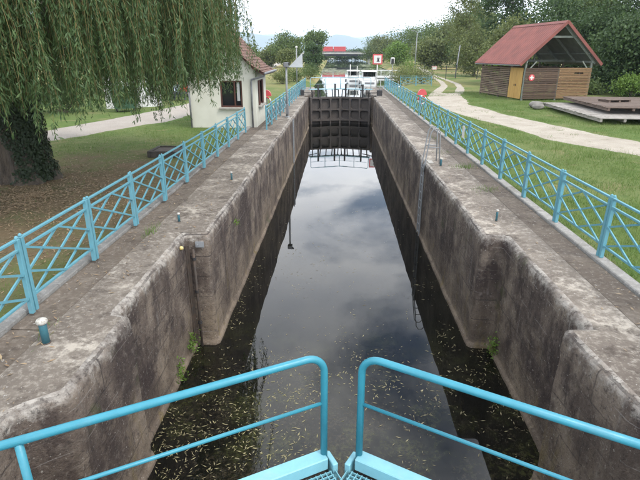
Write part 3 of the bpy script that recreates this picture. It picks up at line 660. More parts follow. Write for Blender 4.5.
# ================================================================== CABIN
def cabin():
    x0, x1, y0, y1, H = -7.02, -3.93, 23.5, 26.9, 2.45
    t = thing('lock_cabin', ((x0 + x1) / 2, (y0 + y1) / 2, 0), 'small cream rendered lock cabin with brown tiled roof beside the willow', 'cabin')
    wx0, wx1, wz0, wz1 = -5.56, -4.54, .90, 2.08
    f = MB()
    for a, b_, c, d in ((x0, wx0, -.4, H), (wx1, x1, -.4, H), (wx0, wx1, -.4, wz0), (wx0, wx1, wz1, H)): f.box(((a + b_) / 2, y0 + .12, (c + d) / 2), (b_ - a, .24, d - c))
    rx, rz_ = (x0 + x1) / 2, 4.35
    f.prism([(x0, y0, H), (x1, y0, H), (x1 - .02, y0, H + .12), (rx + 1.0, y0, 3.04), (rx, y0, rz_ - .16), (rx - 1.0, y0, 3.04), (x0 + .02, y0, H + .12)], (0, .24, 0)); f.build('front_wall', 'render_wall', t)
    sy0, sy1, sz0, sz1 = 24.25, 25.75, .93, 2.05
    f = MB()
    for a, b_, c, d in ((y0 + .24, sy0, -.4, H), (sy1, y1, -.4, H), (sy0, sy1, -.4, sz0), (sy0, sy1, sz1, H)): f.box((x1 - .121, (a + b_) / 2, (c + d) / 2), (.238, b_ - a, d - c))
    f.build('side_wall', 'render_wall', t)
    MB().box((x0 + .12, (y0 + y1) / 2 + .12, H / 2 - .2), (.238, y1 - y0 - .24, H + .4)).build('side_wall', 'render_wall', t)
    f = MB().box((rx, y1 - .12, H / 2 - .2), (x1 - x0 - .50, .23, H + .4)); f.prism([(x0 + .05, y1 - .23, H), (x1 - .05, y1 - .23, H), (rx, y1 - .23, rz_ - .12)], (0, .22, 0)); f.build('rear_wall', 'render_wall', t)
    w = MB(); 
    for a, b_, c, d in ((wx0, wx0 + .07, wz0, wz1), (wx1 - .07, wx1, wz0, wz1), (wx0, wx1, wz0, wz0 + .07), (wx0, wx1, wz1 - .07, wz1), ((wx0 + wx1) / 2 + .12, (wx0 + wx1) / 2 + .18, wz0, wz1)): w.box(((a + b_) / 2, y0 + .075 + .001 * len(w.v) / 8, (c + d) / 2), (b_ - a, .06, d - c))
    wo = w.build('window', 'wood_brown', t); MB().box(((wx0 + wx1) / 2, y0 + .13, (wz0 + wz1) / 2), (wx1 - wx0, .01, wz1 - wz0)).build('pane', 'glass', wo)
    MB().box((wx1 - .2, y0 + .12, (wz0 + wz1) / 2 + .1), (.13, .006, wz1 - wz0 - .35)).build('curtain', 'curtain', wo)
    MB().bbox(((wx0 + wx1) / 2, y0 - .03, wz0 - .05), (wx1 - wx0 + .16, .18, .09), .012).build('window_sill', 'stone_sill', wo)
    MB().box((rx, (y0 + y1) / 2, 1.0), (2.3, 2.8, .02)).build('floor_panel', 'dark_iron', t)
    w = MB()
    for a, b_, c, d in ((sy0, sy0 + .08, sz0, sz1), (sy1 - .08, sy1, sz0, sz1), (sy0, sy1, sz0, sz0 + .08), (sy0, sy1, sz1 - .08, sz1), (24.97, 25.03, sz0, sz1)): w.box((x1 - .06 - .001 * len(w.v) / 8, (a + b_) / 2, (c + d) / 2), (.06, b_ - a, d - c))
    wo = w.build('window', 'wood_brown', t); MB().box((x1 - .11, 25, (sz0 + sz1) / 2), (.01, sy1 - sy0, sz1 - sz0)).build('pane', 'glass', wo)
    for yy_ in (24.45, 25.55): MB().bbox((x1 + .03, yy_, (sz0 + sz1) / 2), (.04, .36, sz1 - sz0), .006).build('shutter', 'wood_brown', wo)
    MB().bbox((x1 + .05, 25, sz0 - .05), (.2, sy1 - sy0 + .12, .09), .012).build('window_sill', 'stone_sill', wo)
    # roof: courses of tiles on a kicked profile
    ra = MB(); prof = [(0, rz_), (1.02, 3.22), (1.52, 2.72), (2.0, 2.46)]
    up = [(rx - dx, z - .05) for dx, z in prof[:0:-1]] + [(rx + dx, z - .05) for dx, z in prof]; dn = [(x, z - .09) for x, z in up[::-1]]
    ra.prism([(x, y0 - .3, z) for x, z in up + dn], (0, y1 - y0 + .6, 0)); roof = ra.build('roof', 'wood_brown', t)
    d = [0]
    for a, b_ in zip(prof[:-1], prof[1:]): d.append(d[-1] + math.hypot(b_[0] - a[0], b_[1] - a[1]))
    rr = random.Random(4); at = lambda s: (np.interp(s, d, [q[0] for q in prof]), np.interp(s, d, [q[1] for q in prof]))
    for sg in (1, -1):
        n = 15
        for k in range(n):
            s0 = d[-1] * k / n - .03; s1 = d[-1] * (k + 1) / n + .05; (ax, az_) = at(max(s0, 0)); (bx_, bz) = at(s1); m = MB()
            if k == n - 1: bx_ += .05; bz -= .03
            yy_ = y0 - .34 - (k % 2) * .09
            while yy_ < y1 + .30:
                dz = rr.uniform(-.008, .012); wdt = .178
                q = [(rx + sg * ax, yy_, az_ - .03), (rx + sg * bx_, yy_, bz + .018 + dz), (rx + sg * bx_, yy_ + wdt - .008, bz + .018 + dz), (rx + sg * ax, yy_ + wdt - .008, az_ - .03)]
                m.prism(q, (0, 0, -.022)); yy_ += wdt
            m.build('tile_course', 'tile', roof)
    MB().tube([(rx, y0 - .36, rz_ + .0), (rx, y1 + .36, rz_ + .0)], .085, 10).build('ridge_tile', 'tile', roof, True)
    MB().tube([(rx + 2.05, y0 - .33, 2.40), (rx + 2.05, y1 + .33, 2.42)], .055, 10).build('gutter', 'zinc', t, True)
    MB().tube([(rx + 2.03, y0 - .2, 2.38), (rx + 1.98, y0 - .2, 2.28), (x1 - .16, y0 - .07, 2.12), (x1 - .17, y0 - .07, 2.0), (x1 - .17, y0 - .07, -.2)], .042, 10).build('downpipe', 'zinc', t, True)
    MB().tube([(x0 + .03, y0 - .05, 2.3), (x0 + .03, y0 - .05, -.2)], .04, 10).build('downpipe', 'zinc', t, True)
cabin()

# grey pole with box, triangular board, lamp posts, sign
p = thing('signal_pole', (-2.9, 27.5, 0), 'grey pole with small box on top by the left coping', 'pole')
MB().tube([(-2.9, 27.5, -.02), (-2.9, 27.5, 2.55)], [.065, .05], 10).build('pole', 'galv', p, True); MB().bbox((-2.9, 27.47, 2.68), (.26, .34, .24), .02).build('signal_box', 'zinc', p)
MB().lathe((-2.9, 27.5, 0), [(.14, 0), (.14, .02), (.07, .05)], 10).build('base_plate', 'galv', p); MB().tube([(-2.78, 27.42, 2.74), (-2.70, 27.3, 2.74)], .05, 8).build('lamp', 'dark_iron', p)
MB().bbox((-2.88, 27.38, .42), (.14, .16, .5), .02).build('switch_box', 'zinc', p)
p = thing('triangle_board', (-4.75, 56.9, 0), 'grey triangular board on a post beyond the left fence', 'sign')
MB().tube([(-4.75, 56.9, -.05), (-4.75, 56.9, 3.75)], .06, 10).build('post', 'galv', p, True)
MB().prism([(-5.62, 56.8, 1.86), (-4.12, 56.8, 3.30), (-4.08, 56.8, 1.82)], (0, -.03, 0)).build('board', simple('board_grey', (.42, .43, .45), (.36, .37, .39), 2, .5, 0), p)
for z in (2.0, 2.6): MB().box((-4.75, 56.83, z), (.5 if z < 2.2 else .3, .04, .05)).build('board_clamp', 'zinc', p)
MB().lathe((-4.75, 56.9, 3.75), [(.05, 0), (.12, .08), (.12, .18), (.04, .24)], 10).build('lamp', 'white_paint', p, True)
def lamp_post(x, y, h, label, r=.22, gr='white_paint'):
    t = thing('lamp_post', (x, y, -.05), label, 'lamp post')
    MB().tube([(x, y, -.3), (x, y, h)], [.08, .05], 8).build('pole', 'galv', t, True); MB().lathe((x, y, h), [(.06, -.05), (r, .08), (r * 1.05, .3), (r * .5, .46)], 12).build('lamp', gr, t, True)
lamp_post(-4.9, 117, 1.75, 'short lamp post with round white head on the far left bank', .34)
p = thing('mooring_sign', (3.62, 52.0, 0), 'white square sign with red border and black mark by the far gate', 'sign')
MB().tube([(3.62, 52.0, -.05), (3.62, 52.0, 3.1)], .05, 10).build('post', 'white_paint', p, True)
MB().bbox((3.62, 51.93, 2.70), (.95, .03, .95), .01).build('border', 'red_plastic', p); MB().box((3.62, 51.91, 2.70), (.72, .02, .72)).build('face', 'white_paint', p)
s_ = MB().box((3.68, 51.897, 2.64), (.17, .012, .22)); s_.box((3.68, 51.897, 2.81), (.26, .012, .07)); s_.box((3.68, 51.897, 2.51), (.30, .012, .05)); s_.build('symbol', 'black_paint', p)

# ================================================================== SHED
def shed():
    th = R(10); w, ln = 5.1, 6.9; root = thing('slatted_shed', (13.27, 38.29, 0), 'open timber shed with red metal roof and slatted walls beside the track', 'shed', rz=th)
    def b(name, m, mat, sm=False, par=None): return m.build(name, mat, par or root, sm, world=False)
    H = 2.16; ze, zr = 2.50, 5.36; oe, og = .62, .32
    for x, y in [(0, 0), (2.6, 0), (w, 0), (0, ln), (w, ln), (0, 2.0), (0, 3.7), (0, 5.3), (w, 3.45)]:
        hh = 2.75 if x in (0, w) else H + .05
        b('post', MB().bbox((x + .03, y + .03, hh / 2 - .1), (.13, .13, hh + .1), .01), 'post_wood' if y else 'beam_green')
    rr = random.Random(3)
    def slats(p0, p1, mat, n=15, gap=.03, skip=()):
        p0 = Vector(p0); p1 = Vector(p1); d = p1 - p0; L = d.length; h = H / n; nrm = Vector((d.y, -d.x)).normalized()
        me = MB().bbox((0, 0, 0), (L - .04, .025, h - gap), .004).mesh('wall_slat', mat)
        for k in range(n):
            if k in skip: continue
            c = (p0 + p1) / 2 + nrm * rr.uniform(.05, .07)
            inst('wall_slat', me, root, (c.x, c.y, .10 + (k + .5) * h), (0, rr.uniform(-.006, .006), math.atan2(d.y, d.x) + rr.uniform(-.003, .003)))
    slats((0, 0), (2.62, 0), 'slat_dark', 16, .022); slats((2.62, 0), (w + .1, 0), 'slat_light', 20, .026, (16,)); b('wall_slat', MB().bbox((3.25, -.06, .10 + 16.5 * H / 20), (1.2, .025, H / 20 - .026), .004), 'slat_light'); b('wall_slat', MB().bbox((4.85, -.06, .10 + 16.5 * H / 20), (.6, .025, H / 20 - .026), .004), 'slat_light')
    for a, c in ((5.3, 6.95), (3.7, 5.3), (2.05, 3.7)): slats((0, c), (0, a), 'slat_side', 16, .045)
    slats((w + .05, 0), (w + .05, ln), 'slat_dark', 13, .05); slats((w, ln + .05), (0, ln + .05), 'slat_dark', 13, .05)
    for x in (.9, 1.75, 3.45, 4.3): b('wall_batten', MB().box((x, .02, H / 2 + .06), (.07, .045, H)), 'post_wood')
    for y in (2.4, 3.2, 4.5, 6.2): b('wall_batten', MB().box((.02, y, H / 2 + .06), (.045, .07, H)), 'post_wood')
    # plywood double door on the track side next to the corner
    for y0, y1 in ((.10, 1.0), (1.02, 1.96)):
        d = b('door_leaf', MB().bbox((-.075, (y0 + y1) / 2, H / 2 + .10), (.03, y1 - y0 - .01, H), .004), 'ply')
        b('door_handle', MB().box((-.11, y1 - .1 if y0 < .5 else y0 + .1, 1.05), (.04, .03, .14)), 'dark_iron', par=d)
    # roof: trapezoidal metal sheets
    for s, e in ((-1, 0 - oe), (1, w + oe)):
        m = MB(); y = -og; n = 26; pit = (ln + og + .35) / n; sl = []
        for k in range(n):
            for t, dz in ((0, 0), (.55, 0), (.64, .035), (.91, .035), (1, 0)): sl.append((y + (k + t) * pit, dz))
        pts = []
        for yy_, dz in sl: pts += [(w / 2, yy_, zr + dz), (e, yy_, ze + dz), (w / 2, yy_, zr + dz - .02), (e, yy_, ze + dz - .02)]
        f = []
        for i in range(len(sl) - 1):
            a = i * 4; f += [(a, a + 1, a + 5, a + 4), (a + 2, a + 6, a + 7, a + 3), (a + 1, a + 3, a + 7, a + 5), (a, a + 4, a + 6, a + 2)]
        f += [(0, 2, 3, 1), (len(pts) - 4, len(pts) - 3, len(pts) - 1, len(pts) - 2)]
        rp_ = b('roof_sheet', MB().add(pts, f), 'roof_red')
        b('roof_lining', MB().add([(w / 2, -og + .03, zr - .06), (e, -og + .03, ze - .06), (e, ln + .3, ze - .06), (w / 2, ln + .3, zr - .06), (w / 2, -og + .03, zr - .09), (e, -og + .03, ze - .09), (e, ln + .3, ze - .09), (w / 2, ln + .3, zr - .09)], [(0, 1, 2, 3), (4, 7, 6, 5), (0, 4, 5, 1), (2, 6, 7, 3), (1, 5, 6, 2), (0, 3, 7, 4)]), 'roof_under', par=rp_)
        b('verge_trim', MB().bar((w / 2, -og - .015, zr - .04), (e, -og - .015, ze - .04), .03, .20), 'roof_red', par=rp_)
        for yy_ in (.05, 2.3, 4.6, 6.85): b('rafter', MB().bar((w / 2, yy_, zr - .19), (e * .9 + w / 2 * .1, yy_, ze + .05), .07, .16), 'beam_green')
        for q in (.3, .7): b('purlin', MB().box((w / 2 + (e - w / 2) * q, ln / 2, zr + (ze - zr) * q - .14), (.08, ln + .3, .09)), 'beam_green')
    b('ridge_cap', MB().prism([(w / 2 - .2, -og, zr - .12), (w / 2, -og, zr + .06), (w / 2 + .2, -og, zr - .12), (w / 2, -og, zr + .02)], (0, ln + og + .35, 0)), 'roof_red')
    for yy_ in (3.4, 6.85): b('tie_beam', MB().box((w / 2, yy_ + .02, 2.70), (w + .3, .09, .15)), 'beam_green'); b('king_post', MB().box((w / 2, yy_ + .02, 3.9), (.09, .08, 2.3)), 'beam_green')
    b('collar_beam', MB().box((w / 2, .07, 4.35), (1.9, .06, .14)), 'beam_green')
    for s, x in ((1, .1), (-1, w)): b('brace', MB().bar((x, .03, 1.9), (x + s * .7, .03, 2.7), .06, .09), 'beam_green')
    b('plate_beam', MB().box((.03, ln / 2, 2.66), (.11, ln + .2, .14)), 'beam_green'); b('plate_beam', MB().box((w + .03, ln / 2, 2.66), (.11, ln + .2, .14)), 'beam_green')
    # first-aid roundel
    s_ = thing('round_sign', (13.27 + .52 * math.cos(th) + .10 * math.sin(th), 38.29 + .52 * math.sin(th) - .10 * math.cos(th), 1.60), 'round red sign with white cross on the shed wall', 'sign', rz=th)
    n = 24; disc = MB().prism([(.23 * math.cos(k / n * 2 * math.pi), 0, .23 * math.sin(k / n * 2 * math.pi)) for k in range(n)], (0, -.02, 0)); disc.build('disc', 'red_plastic', s_, world=False)
    c = MB().box((0, -.028, 0), (.30, .012, .10)); c.box((0, -.0275, 0), (.10, .012, .30)); c.build('cross', 'white_paint', s_, world=False)
shed()

def deck(x0, x1, y0, y1, z, mat, label, n, along, fr, th=.045, skew=0):
    t = thing('timber_platform', ((x0 + x1) / 2, (y0 + y1) / 2, 0), label, 'platform', rz=skew); w = x1 - x0; l = y1 - y0; rr = random.Random(int(z * 100))
    pw = (w if along else l) / n
    me = MB().bbox((0, 0, 0), (pw - .012, l, th) if along else (w, pw - .012, th), .006).mesh('deck_board', mat)
    for k in range(n):
        o = (k + .5) * pw
        inst('deck_board', me, t, (o - w / 2, rr.uniform(-.06, .06), z - th / 2 + rr.uniform(-.008, .008)) if along else (rr.uniform(-.05, .05), o - l / 2, z - th / 2 + rr.uniform(-.008, .008)), (rr.uniform(-.02, .02), rr.uniform(-.004, .004), rr.uniform(-.008, .008)))
    for q in np.linspace(-.5, .5, fr):
        c = (0, q * (l - .2), z - th - .07) if along else (q * (w - .2), 0, z - th - .07)
        MB().box(c, (w - .06, .12, .14) if along else (.12, l - .06, .14)).build('joist', mat, t, world=False)
    return t
deck(12.75, 18.5, 24.9, 33.2, .30, 'grey_plank', 'large grey weathered timber platform lying on the grass by the shed', 44, False, 6, skew=R(-3))
deck(13.9, 18.9, 26.4, 33.3, .66, 'brown_plank', 'rusty brown timber platform stacked on the grey one by the shed', 36, False, 5, skew=R(-5))
for i, (x, y, w, l) in enumerate([(15.6, 29.9, 1.5, .9)]):
    deck(x - w / 2, x + w / 2, y - l / 2, y + l / 2, .80, 'brown_plank', 'small brown pallet on top of the stacked platforms', 6, False, 3, th=.03, skew=R(14))
for x, y, s, lab in ((12.55, 33.4, .36, 'grey boulder at the corner of the stacked platforms nearest the shed'), (12.35, 32.5, .28, 'smaller grey stone in front of the boulder by the platforms')):
    bm = bmesh.new(); bmesh.ops.create_icosphere(bm, subdivisions=3, radius=1)
    for v in bm.verts:
        k = .75 + .5 * float(fbm(v.co.x * 1.5 + x, v.co.y * 1.5 + y, 3, 3, z=v.co.z * 1.5)); v.co = Vector((v.co.x * 1.3 * k, v.co.y * k, v.co.z * .62 * k)) * s
    me = bpy.data.meshes.new('boulder'); bm.to_mesh(me); bm.free(); me.materials.append(MATS['stone']); me.polygons.foreach_set('use_smooth', [True] * len(me.polygons)); o = bpy.data.objects.new('boulder', me); COL.objects.link(o); o.location = (x, y, .12 * s / .3); tag(o, lab, 'boulder')
p = thing('stone_trough', (-6.0, 16.9, 0), 'low dark stone planter on the lawn behind the left fence', 'planter')
for c, d in (((-6.45, 16.9, .06), (.10, 1.15, .22)), ((-5.55, 16.9, .06), (.10, 1.15, .22)), ((-6.0, 16.38, .062), (.80, .10, .22)), ((-6.0, 17.42, .062), (.80, .10, .22))): MB().bbox(c, d, .012).build('side', 'trough_stone', p)
MB().box((-6.0, 16.9, .10), (.78, .9, .06)).build('soil', 'rust', p)

# ================================================================== TREES
def limb(m, p0, p1, r0, r1, rr, bend=.12, n=6):
    p0 = Vector(p0); p1 = Vector(p1); L = (p1 - p0).length; pts = []; rs = []
    o = Vector((rr.uniform(-1, 1), rr.uniform(-1, 1), rr.uniform(-.4, .6))) * L * bend
    for i in range(n + 1):
        t = i / n; pts.append(p0.lerp(p1, t) + o * math.sin(t * math.pi) + Vector((rr.uniform(-1, 1), rr.uniform(-1, 1), 0)) * .02 * L * (0 < i < n)); rs.append(r0 + (r1 - r0) * t)
    m.tube(pts, rs, 8, False); return pts
def tree(x, y, h, r, mat, label, seed, n=5200, leaf=.30, base=.28, trunk=.16, name='broadleaf_tree', group=None, bark='bark', clumps=46, flat=1.0, cl=.20):
    rr = random.Random(seed); g = np.random.default_rng(seed); z0 = float(gz(x, y)) - .05
    t = thing(name, (x, y, z0), label, 'tree', group)
    m = MB(); hb = h * base; fork = h * (base + .12)
    m.tube([(0, 0, -.1), (rr.uniform(-.05, .05), rr.uniform(-.05, .05), fork * .4), (rr.uniform(-.15, .15), rr.uniform(-.15, .15), fork), (rr.uniform(-.3, .3), rr.uniform(-.3, .3), h * .78)], [trunk * 1.25, trunk, trunk * .8, trunk * .2], 9, False)
    ctr = np.array([0, 0, hb + (h - hb) * .52]); ax = np.array([r, r * flat, (h - hb) * .5])
    d = unit(g.normal(size=(clumps, 3))); rad = g.uniform(.25, 1, clumps) ** .55
    lob = .72 + .5 * fbm(d[:, 0] * 1.6 + seed, d[:, 1] * 1.6, seed % 97, 3, z=d[:, 2] * 1.6)
    C = ctr + d * rad[:, None] * lob[:, None] * ax
    for k in range(0, clumps, max(1, clumps // 9)):
        limb(m, (0, 0, rr.uniform(hb * .8, h * .6)), tuple(C[k]), trunk * .42, trunk * .08, rr)
    m.build('trunk', bark, t, True, world=False)
    per = max(8, int(n * 1.35) // clumps); sz = cl * r * g.uniform(.75, 1.45, clumps)
    P = np.repeat(C, per, 0) + g.normal(size=(clumps * per, 3)) * np.repeat(sz, per)[:, None] * np.array([1, 1, .72])
    k = len(P); L = leaf * g.uniform(.6, 1.35, k); D = unit(g.normal(size=(k, 3)) + np.array([0, 0, -.3])); N = unit(np.cross(D, g.normal(size=(k, 3))))
    Vv, Ff = leaf_quads(P, D, N, L * 1.25, L * .85); npmesh('crown', Vv, Ff, mat, t)
    return t
def shrub(x, y, h, r, mat, label, seed, n=1600, leaf=.14, name='shrub', group=None):
    g = np.random.default_rng(seed); z0 = float(gz(x, y)) - .05; t = thing(name, (x, y, z0), label, 'shrub', group); rr = random.Random(seed); m = MB()
    cl = 16; a = g.uniform(0, 2 * math.pi, cl); q = np.sqrt(g.uniform(0, 1, cl)) * r * .8; C = np.stack([q * np.cos(a), q * np.sin(a), h * (.25 + .62 * g.uniform(0, 1, cl) * (1 - .5 * (q / r)))], 1)
    for c in C[:8]: limb(m, (c[0] * .1, c[1] * .1, 0), tuple(c), .03, .008, rr)
    m.build('stems', 'bark', t, True, world=False)
    per = n // cl; P = np.repeat(C, per, 0) + g.normal(size=(cl * per, 3)) * np.array([r * .27, r * .27, h * .15]); P[:, 2] = np.maximum(P[:, 2], .02); k = len(P)
    L = leaf * g.uniform(.6, 1.4, k); D = unit(g.normal(size=(k, 3))); N = unit(np.cross(D, g.normal(size=(k, 3)))); Vv, Ff = leaf_quads(P, D, N, L, L * .55); npmesh('foliage', Vv, Ff, mat, t); return t

ORD = ['first', 'second', 'third', 'fourth', 'fifth', 'sixth', 'seventh', 'eighth', 'ninth', 'tenth', 'eleventh', 'twelfth', 'thirteenth', 'fourteenth', 'fifteenth']
TONE = {'leaf_dark': 'dark green', 'leaf_mid': 'mid green', 'leaf_olive': 'olive green', 'leaf_bright': 'bright green'}
def rank(L):
    o = sorted(range(len(L)), key=lambda i: (L[i][0] + .1) / L[i][1]); return {i: ORD[k] for k, i in enumerate(o)}
# --- weeping willow, left foreground
def willow():
    bx_, by_ = -8.75, 13.25; t = thing('weeping_willow', (bx_, by_, 0), 'huge weeping willow with ivy covered trunk hanging over the left lawn', 'tree')
    rr = random.Random(5); g = np.random.default_rng(5)
    n = 40; rows = []
    for z, r in ((-.15, .92), (.05, .80), (.25, .70), (.5, .64), (.9, .61), (1.4, .59), (1.9, .58), (2.5, .60), (3.1, .66), (3.6, .52)):
        a = np.linspace(0, 2 * math.pi, n + 1); rad = r * (1 + .10 * np.sin(a * 5 + z * .7) * max(.3, 1 - z * .4) + .07 * np.sin(a * 9 + 1.3 + z) + .10 * (fbm(np.cos(a) * 2 + 5, np.sin(a) * 2 + z, 3) - .5)); rad[-1] = rad[0]
        rows.append(np.stack([rad * np.cos(a) - .04 * z, rad * np.sin(a), np.full_like(a, z)], 1))
    trunk = grid_mesh('trunk', np.array(rows), 'bark', True, t)
    lm = MB(); tips = []
    for k in range(9):
        a = k / 9 * 2 * math.pi + rr.uniform(-.2, .2); d = rr.uniform(2.2, 4.0); z = rr.uniform(6.0, 8.5); tips.append((d * math.cos(a), d * math.sin(a), z))
        pts = limb(lm, (.25 * math.cos(a), .25 * math.sin(a), 2.8), tips[-1], .26, .09, rr, .08)
        for j in range(3):
            a2 = a + rr.uniform(-.5, .5); e = rr.uniform(3.8, 5.6); limb(lm, tuple(pts[4]), (e * math.cos(a2), e * math.sin(a2), rr.uniform(6.0, 8.2)), .08, .02, rr, .15)
    lm.build('limbs', 'bark', t, True, world=False)
    # ivy sheet on the camera/right side of the trunk
    k = 9000; a = g.normal(-.35, .75, k); z = g.uniform(0, 3.2, k); keep = (a > -1.55 + .25 * np.sin(z * 3)) | (z > 1.9); a, z = a[keep], z[keep]; k = len(a)
    rad = .60 + .16 * g.uniform(0, 1, k) ** 1.5 + np.where(z < .4, .1, 0); C = np.stack([rad * np.cos(a) - .04 * z, rad * np.sin(a), z], 1); Nn = np.stack([np.cos(a), np.sin(a), a * 0 + .3], 1)
    Nn = unit(Nn + .55 * rdirs(k)); D = unit(np.cross(Nn, rdirs(k))); Vv, Ff = leaf_quads(C, D, unit(np.cross(Nn, D)), g.uniform(.05, .10, k), g.uniform(.04, .08, k)); npmesh('ivy', Vv, Ff, 'ivy_leaf', t)
    # hanging strands in tufts
    VV = []; FF = []; tw = MB(); nf = 0
    def strand(x, y, ztop, zend, out, dens):
        nonlocal nf
        L = ztop - zend; ns = max(6, int(L / .023 * dens)); s = np.sort(g.uniform(0, 1, ns))
        ph = g.uniform(0, 6.28); ox = .10 * np.sin(s * 4 + ph) + out[0] * (1 - (1 - s) ** 3); oy = .10 * np.cos(s * 3.3 + ph) + out[1] * (1 - (1 - s) ** 3)
        C = np.stack([x + ox, y + oy, ztop - L * s], 1) + g.normal(size=(ns, 3)) * .028
        D = unit(np.stack([g.normal(size=ns) * .55, g.normal(size=ns) * .55, -1 + g.normal(size=ns) * .25], 1)); N = unit(np.cross(D, g.normal(size=(ns, 3)))); Ll = g.uniform(.075, .135, ns)
        C = C + D * Ll[:, None] * .45
        v, f = leaf_quads(C, D, N, Ll * 1.05, Ll * .205); VV.append(v); FF.append(f + nf); nf += len(v)
        q = [(x + out[0] * (1 - (1 - s_) ** 3) + .10 * math.sin(s_ * 4 + ph), y + out[1] * (1 - (1 - s_) ** 3) + .10 * math.cos(s_ * 3.3 + ph), ztop - L * s_) for s_ in np.linspace(0, 1, 7)]; tw.tube(q, [.007, .006, .006, .005, .004, .003, .002], 3, False)
    tufts = []
    for k in range(125):
        a = g.uniform(0, 2 * math.pi); r = 6.1 * math.sqrt(g.uniform(.16, 1.0)); tufts.append((r * math.cos(a), r * math.sin(a)))
    # dense curtain on the sides turned to the lock
    for k in range(205):
        a = R(g.uniform(-130, 74)); r = g.uniform(3.4, 6.15); tufts.append((r * math.cos(a), r * math.sin(a)))
    for k in range(66):
        tufts.append((g.uniform(-2.2, 2.6), g.uniform(-5.6, -1.6)))
    for tx, ty in tufts:
        r = math.hypot(tx, ty); wx, wy = bx_ + tx, by_ + ty
        if (wx + .1) / wy > -.218: continue
        rb = (wx + .1) / wy
        base = 3.23 + (.62 if rb > -.28 else .62 if rb > -.345 else .1 if rb > -.38 else .35 if rb > -.41 else 0) - (.104 + .020 * (float(vnoise(wx * .9, wy * .9, 8)) - .5)) * math.hypot(wx + .1, wy) + (.6 * float(vnoise(wx * .55, wy * .55, 31)) ** 2)
        base = max(base, 1.25)
        if tx < 0.5 and wy < 11: base = 2.12 + .35 * float(vnoise(wx * 2, wy * 2, 4))
        if r < 3.2 and ty > -1: base += 1.0
        ztop = 8.3 - .07 * r * r + g.uniform(-.5, .4)
        for j in range(int(g.integers(5, 9))):
            sx_, sy_ = g.normal(size=2) * .24; drop = base + abs(g.normal()) * .55
            if g.uniform() < .05: drop = base - g.uniform(.1, .4)
            o = g.uniform(.1, .55); strand(tx + sx_, ty + sy_, ztop + g.uniform(-.5, .3), drop, (o * tx / max(r, .1), o * ty / max(r, .1)), 1.0)
    npmesh('foliage', np.concatenate(VV), np.concatenate(FF), 'willow_leaf', t); tw.build('twigs', 'twig', t, False, world=False)
willow()

for i, (x, y, h) in enumerate([(-19.5, 21.5, 2.4), (-18.2, 24, 2.2), (-17.2, 26.6, 2.5), (-16.2, 29.2, 2.3), (-20.5, 18.5, 2.6), (-12.2, 41, 2.6), (-14.2, 37.5, 2.6)]): shrub(x, y, h, 1.7, 'leaf_dark', ORD[i] + ' dark hedge bush along the path behind the willow', 60 + i, 2600, .16, group='hedge behind the willow')
# --- trees upstream and behind (distance from the bank they stand on)
lab = lambda s: s
tree(-12.5, 128, 7.6, 4.0, 'leaf_mid', 'tall rounded green tree on the left bank before the bridge', 21, 5200, .34, .18)
tree(-7.2, 150, 9.4, 3.2, 'leaf_mid', 'tallest left bank tree rising beside the bridge end', 22, 4800, .36, .2)
tree(-5.7, 112, 5.2, 1.9, 'leaf_dark', 'dark bushy tree at the water edge hiding the left bridge end', 23, 3600, .28, .05, clumps=36)
tree(-9.4, 92, 4.4, 1.5, 'leaf_olive', 'small round yellow green tree behind the triangular board', 24, 2000, .2, .3, trunk=.07)
TL = [(-22, 118, 4.7, 3.4, 'leaf_mid'), (-29, 128, 5.4, 4.0, 'leaf_mid'), (-37, 122, 5.6, 4.6, 'leaf_dark'), (-46, 130, 6.4, 5, 'leaf_mid'), (-18, 138, 4.6, 3.4, 'leaf_olive'), (-56, 128, 8, 5, 'leaf_dark')]; RK = rank(TL)
for i, (x, y, h, r, mt) in enumerate(TL):
    tree(x, y, h, r, mt, RK[i] + ' from left, ' + TONE[mt] + ' tree in the row behind the cabin roof', 30 + i, 3600, .34, .06, group='tree row behind the cabin', clumps=40)
TW = [(-16, 60, 8.5, 4.2, 'leaf_dark'), (-22, 48, 9, 4.6, 'leaf_dark'), (-27, 38, 9, 4.8, 'leaf_mid'), (-31, 28, 9, 5, 'leaf_dark'), (-33, 18, 9.5, 5, 'leaf_dark')]; RK = rank(TW)
for i, (x, y, h, r, mt) in enumerate(TW):
    tree(x, y, h, r, mt, RK[i] + ' from left, ' + TONE[mt] + ' tree glimpsed behind the willow curtain', 50 + i, 4200, .3, .06, group='trees behind the willow')
TB = [(-5.6, 64, 1.7, 1.3, 'leaf_mid'), (-6.6, 60, 1.4, 1.2, 'leaf_olive'), (-4.2, 72, 2.0, 1.2, 'leaf_mid'), (-7.6, 70, 1.7, 1.5, 'leaf_olive'), (-4.6, 82, 2.1, 1.4, 'leaf_dark')]; RK = rank(TB)
for i, (x, y, h, r, mt) in enumerate(TB):
    shrub(x, y, h, r, mt, RK[i] + ' from left, ' + TONE[mt] + ' low bush on the left bank under the triangular board', 70 + i, 1500, .16, group='left bank bushes')
BB = [(-14, 280, 4.6, 4, 'leaf_dark'), (-8, 292, 4.8, 4, 'leaf_mid'), (-2, 300, 4.6, 4, 'leaf_dark'), (4, 300, 4.4, 4, 'leaf_mid'), (10, 296, 4.8, 4, 'leaf_dark'), (16, 286, 5.4, 4.5, 'leaf_mid')]; RK = rank(BB)
for i, (x, y, h, r, mt) in enumerate(BB): tree(x, y, h, r, mt, RK[i] + ' from left, ' + TONE[mt] + ' low tree seen under the bridge', 200 + i, 2200, .5, .0, group='trees beyond the bridge', clumps=30, cl=.26)
